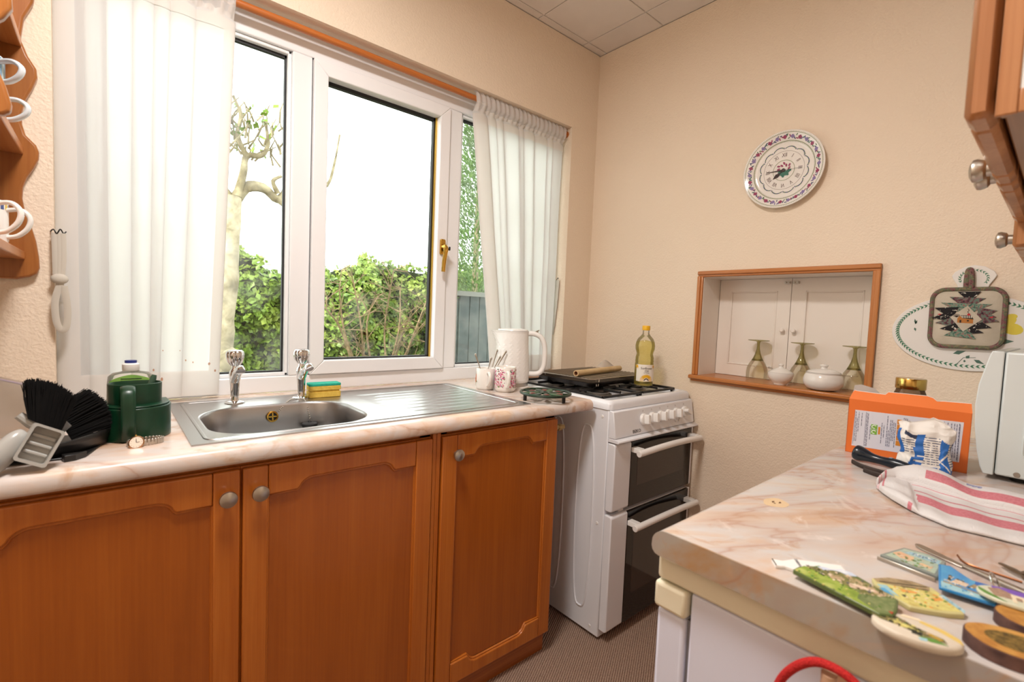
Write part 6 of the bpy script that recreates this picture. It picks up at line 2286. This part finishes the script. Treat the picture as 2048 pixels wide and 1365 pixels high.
bgc.build('pouch', m_knit, rc, solid=.006, smooth=60)

# ================================================================== GARDEN OUTSIDE
m_soil = plain('garden_soil', '5c5240', .95, c2='6b7040', sc=3)
struct(B().box(-6, 12, 1.95, 9, -.35, -.15).build('garden_ground', m_soil, smooth=0))
M_ = MT('ivy_leaf')
vr = M_.coord()
oi = M_.n('ObjectInfo')
m_leafc = M_.ramp(M_.noise(vr, 5, 3), [(.3, '4c6420'), (.5, '6c8430'), (.7, '94a048')])
m_leaf = M_.set(m_leafc, .4, spec=.35)
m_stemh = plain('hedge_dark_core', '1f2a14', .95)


def top_at(x):
    K = [(-2.0, 2.3), (-.3, 2.2), (.4, 1.95), (.775, 1.86), (.93, 1.78), (1.10, 1.68), (1.32, 1.52), (1.70, 1.57), (1.96, 1.66), (2.3, 1.76), (2.67, 1.75), (3.0, 1.70), (3.4, 1.75), (5.5, 1.9)]
    for (a, za), (c, zc) in zip(K, K[1:]):
        if a <= x <= c:
            return za + (zc - za) * (x - a) / (c - a)
    return 1.9


hd = thing('ivy_hedge', 'dense green ivy-covered hedge across the garden outside the window', 'hedge', (1.5, 5.2, -.15))
rnd = random.Random(11)
b = B()
for i in range(26000):
    x = rnd.uniform(-.6, 4.6)
    zt2 = top_at(x) + .05 * math.sin(9 * x) + .04 * math.sin(23 * x)
    z = -.1 + (zt2 + .1) * rnd.random() ** .85
    bulge = .16 * math.sin(3.1 * x + 2 * z) + .10 * math.sin(7 * x - 5 * z) + .09 * math.sin(13 * x + 11 * z)
    y = 5.08 - bulge * .8 + rnd.uniform(-.06, .10) + max(0, z - zt2 + .25) * .5
    s = rnd.uniform(.018, .042)
    az, tl = rnd.uniform(-1.2, 1.2), rnd.uniform(-.2, 1.2)
    nrm = Vector((math.sin(az) * math.cos(tl), -math.cos(az) * math.cos(tl), math.sin(tl)))
    u = Vector((0, 0, 1)).cross(nrm)
    u = u.normalized() if u.length > .01 else Vector((1, 0, 0))
    v = nrm.cross(u)
    ro = rnd.uniform(0, 6.28)
    u, v = u * math.cos(ro) + v * math.sin(ro), v * math.cos(ro) - u * math.sin(ro)
    o = Vector((x - 1.5, y - 5.2, z + .15))
    b.add([o - v * s, o + u * s * .7 - v * s * .2, o + v * s * 1.1 + nrm * s * .15, o - u * s * .7 - v * s * .2], [(0, 1, 2), (0, 2, 3)])
lf = b.build('foliage', m_leaf, hd, smooth=0)
lf['kind'] = 'stuff'
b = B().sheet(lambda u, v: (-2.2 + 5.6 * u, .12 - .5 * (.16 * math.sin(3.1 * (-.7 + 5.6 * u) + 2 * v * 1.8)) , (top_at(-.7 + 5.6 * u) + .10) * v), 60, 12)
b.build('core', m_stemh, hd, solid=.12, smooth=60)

m_trunk = P2('silver_bark', '6f6550', '9c907a', 'b4aa94', 9, .8)
m_branch = P2('branch_bark', '5c5038', '7c7056', '988c70', 12, .8)
tr_ = thing('pollarded_tree', 'old pollarded tree with pale bark and gnarled branches outside the left pane', 'tree', (.66, 4.0, -.15))
b = B().tube(smooth_path([(-.07, 0, 0), (-.06, 0, .5), (-.045, 0, .80), (-.02, 0, 1.15), (.02, 0, 1.55), (.03, 0, 1.85), (.035, 0, 2.12)], 5), [.105] * 6 + [.092] * 5 + [.080] * 5 + [.066] * 5 + [.056] * 5 + [.062] * 5, 12)
b.sph((.0, -.03, .93), .09, .07, .11, 12, 8)
b.build('trunk', m_trunk, tr_, smooth=70)
rnd = random.Random(21)
brs = [([(.035, 0, 2.06), (.12, 0, 2.20), (.24, 0, 2.22), (.34, .02, 2.16), (.40, 0, 2.24), (.41, 0, 2.45), (.415, 0, 2.75), (.42, 0, 3.0)], .042, .016),
       ([(.03, 0, 2.08), (-.06, .02, 2.2), (-.14, .0, 2.30), (-.16, 0, 2.6)], .042, .016),
       ([(.06, -.03, 2.12), (.10, -.03, 2.30), (.12, -.03, 2.42), (.22, -.03, 2.45), (.26, -.03, 2.55), (.24, -.03, 2.70)], .026, .009),
       ([(.12, -.03, 2.42), (.06, -.03, 2.55), (.08, -.03, 2.70), (.03, -.03, 2.82)], .018, .007),
       ([(.34, 0, 2.16), (.46, 0, 2.08), (.52, 0, 2.12)], .026, .014),
       ([(.34, 0, 2.20), (.30, -.02, 2.28), (.36, -.02, 2.33)], .016, .007),
       ([(.40, 0, 2.2), (.58, .1, 2.30), (.74, .1, 2.36), (.80, .1, 2.55), (.84, .1, 2.8)], .022, .005)]
for pts, ra, rb in brs:
    P = smooth_path(pts, 4)
    B().tube(P, [ra + (rb - ra) * i / (len(P) - 1) + rnd.uniform(0, .004) for i in range(len(P))], 8).build('branch', m_branch, tr_, smooth=70)
b = B()
for i in range(70):
    bx, bz = rnd.uniform(-.1, .42), rnd.uniform(2.4, 2.72)
    p = Vector((bx, rnd.uniform(-.1, .1), bz))
    d = Vector((rnd.uniform(-.5, .5), rnd.uniform(-.3, .3), rnd.uniform(.2, 1))).normalized() * rnd.uniform(.06, .2)
    b.tube([p, p + d * .5 + Vector((rnd.uniform(-.02, .02), 0, 0)), p + d], [.008, .006, .003], 5)
tw_ = b.build('twigs', m_branch, tr_, smooth=70)
tw_['kind'] = 'stuff'
b = B()
for i in range(60):
    o = Vector((rnd.uniform(-.1, .32), rnd.uniform(-.1, .1), rnd.uniform(2.45, 2.85)))
    u, v = Vector((rnd.uniform(-1, 1), rnd.uniform(-1, 1), rnd.uniform(-1, 1))).normalized() * .022, Vector((rnd.uniform(-1, 1), rnd.uniform(-1, 1), rnd.uniform(-1, 1))).normalized() * .03
    b.add([o - v, o + u, o + v, o - u], [(0, 1, 2, 3)])
b.build('leaves', m_leaf, tr_, smooth=0)['kind'] = 'stuff'

bs = thing('bare_shrub', 'leafless shrub with pale twigs in front of the hedge outside the middle pane', 'shrub', (2.05, 4.35, -.15))
m_twig = P2('twig_bark', '5e4c36', '7c664a', '9c8464', 20, .8)
rnd = random.Random(31)
stems = []
for i in range(9):
    dx = (i - 4) * .115 + rnd.uniform(-.04, .04)
    pts = [(dx * .25, rnd.uniform(-.05, .05), 0), (dx * .5, rnd.uniform(-.1, .1), .6), (dx * .95 + rnd.uniform(-.05, .05), rnd.uniform(-.15, .1), 1.15), (dx * 1.2 + rnd.uniform(-.06, .06), rnd.uniform(-.15, .1), 1.55 + rnd.uniform(-.1, .25) - .08 * abs(i - 4))]
    P = smooth_path(pts, 5)
    stems.append(P)
    B().tube(P, [.017 - .012 * k / (len(P) - 1) for k in range(len(P))], 7).build('stem', m_twig, bs, smooth=70)
b = B()
for P in stems:
    for q in range(15):
        p = P[rnd.randrange(5, len(P))]
        d = Vector((rnd.uniform(-1, 1), rnd.uniform(-.6, .4), rnd.uniform(-.1, 1))).normalized() * rnd.uniform(.10, .34)
        m = p + d * .5 + Vector((rnd.uniform(-.03, .03), 0, rnd.uniform(-.02, .05)))
        b.tube([p, m, p + d], [.0050, .0035, .0018], 4)
        for s in range(2):
            e = Vector((rnd.uniform(-1, 1), rnd.uniform(-.5, .5), rnd.uniform(-.2, 1))).normalized() * rnd.uniform(.05, .14)
            b.tube([m, m + e], [.003, .0014], 4)
b.build('twigs', m_twig, bs, smooth=70)['kind'] = 'stuff'

cf = thing('conifer', 'tall light green conifer outside the right pane', 'tree', (3.14, 4.36, -.15))
B().cyl((0, 0, 0), (0, 0, 3.3), .06, .015, 10).build('trunk', m_branch, cf)
rnd = random.Random(41)
b = B()
for i in range(13000):
    z = rnd.uniform(.9, 3.7)
    r = (.42 * (1 - (z - .9) / 3.4) + .06) * math.sqrt(rnd.random())
    a = rnd.uniform(0, 2 * PI)
    o = Vector((r * math.cos(a), r * math.sin(a), z))
    d = Vector((math.cos(a) * .6, math.sin(a) * .6, rnd.uniform(.2, 1))).normalized() * rnd.uniform(.03, .07)
    u = d.cross(Vector((rnd.uniform(-1, 1), rnd.uniform(-1, 1), rnd.uniform(-1, 1)))).normalized() * .009
    b.add([o - u, o + d, o + u], [(0, 1, 2)])
b.build('foliage', P2('conifer_green', '3c5526', '567438', '74904e', 12, .6), cf, smooth=0)['kind'] = 'stuff'

wb = thing('garden_shed', 'dark grey garden shed corner seen through the right pane', 'shed', (2.56, 3.42, -.15))
m_shed = plain('grey_blue_boards', '2a3132', .7, c2='39403f', sc=12)
for k in range(6):
    x = -.26 + k * .105
    B().box(x, x + .101, -.02, .0, 0, 1.50).build('board', m_shed, wb, bev=.004, seg=1)
B().box(-.27, .37, 0, .3, 0, 1.47).build('shed_wall', m_shed, wb, smooth=0)
B().prism([(-.06, 1.49), (.34, 1.49), (.34, 1.53), (-.06, 1.53)], 0, .72).xf(Matrix(((0, 0, 1, -.31), (1, 0, 0, 0), (0, 1, 0, 0), (0, 0, 0, 1)))).build('roof_board', plain('felt_roof', '5c5c58', .9), wb, smooth=0)

for o in list(bpy.data.objects):
    if o.parent and '_print' in o.name and 'kind' not in o:
        o['kind'] = 'stuff'
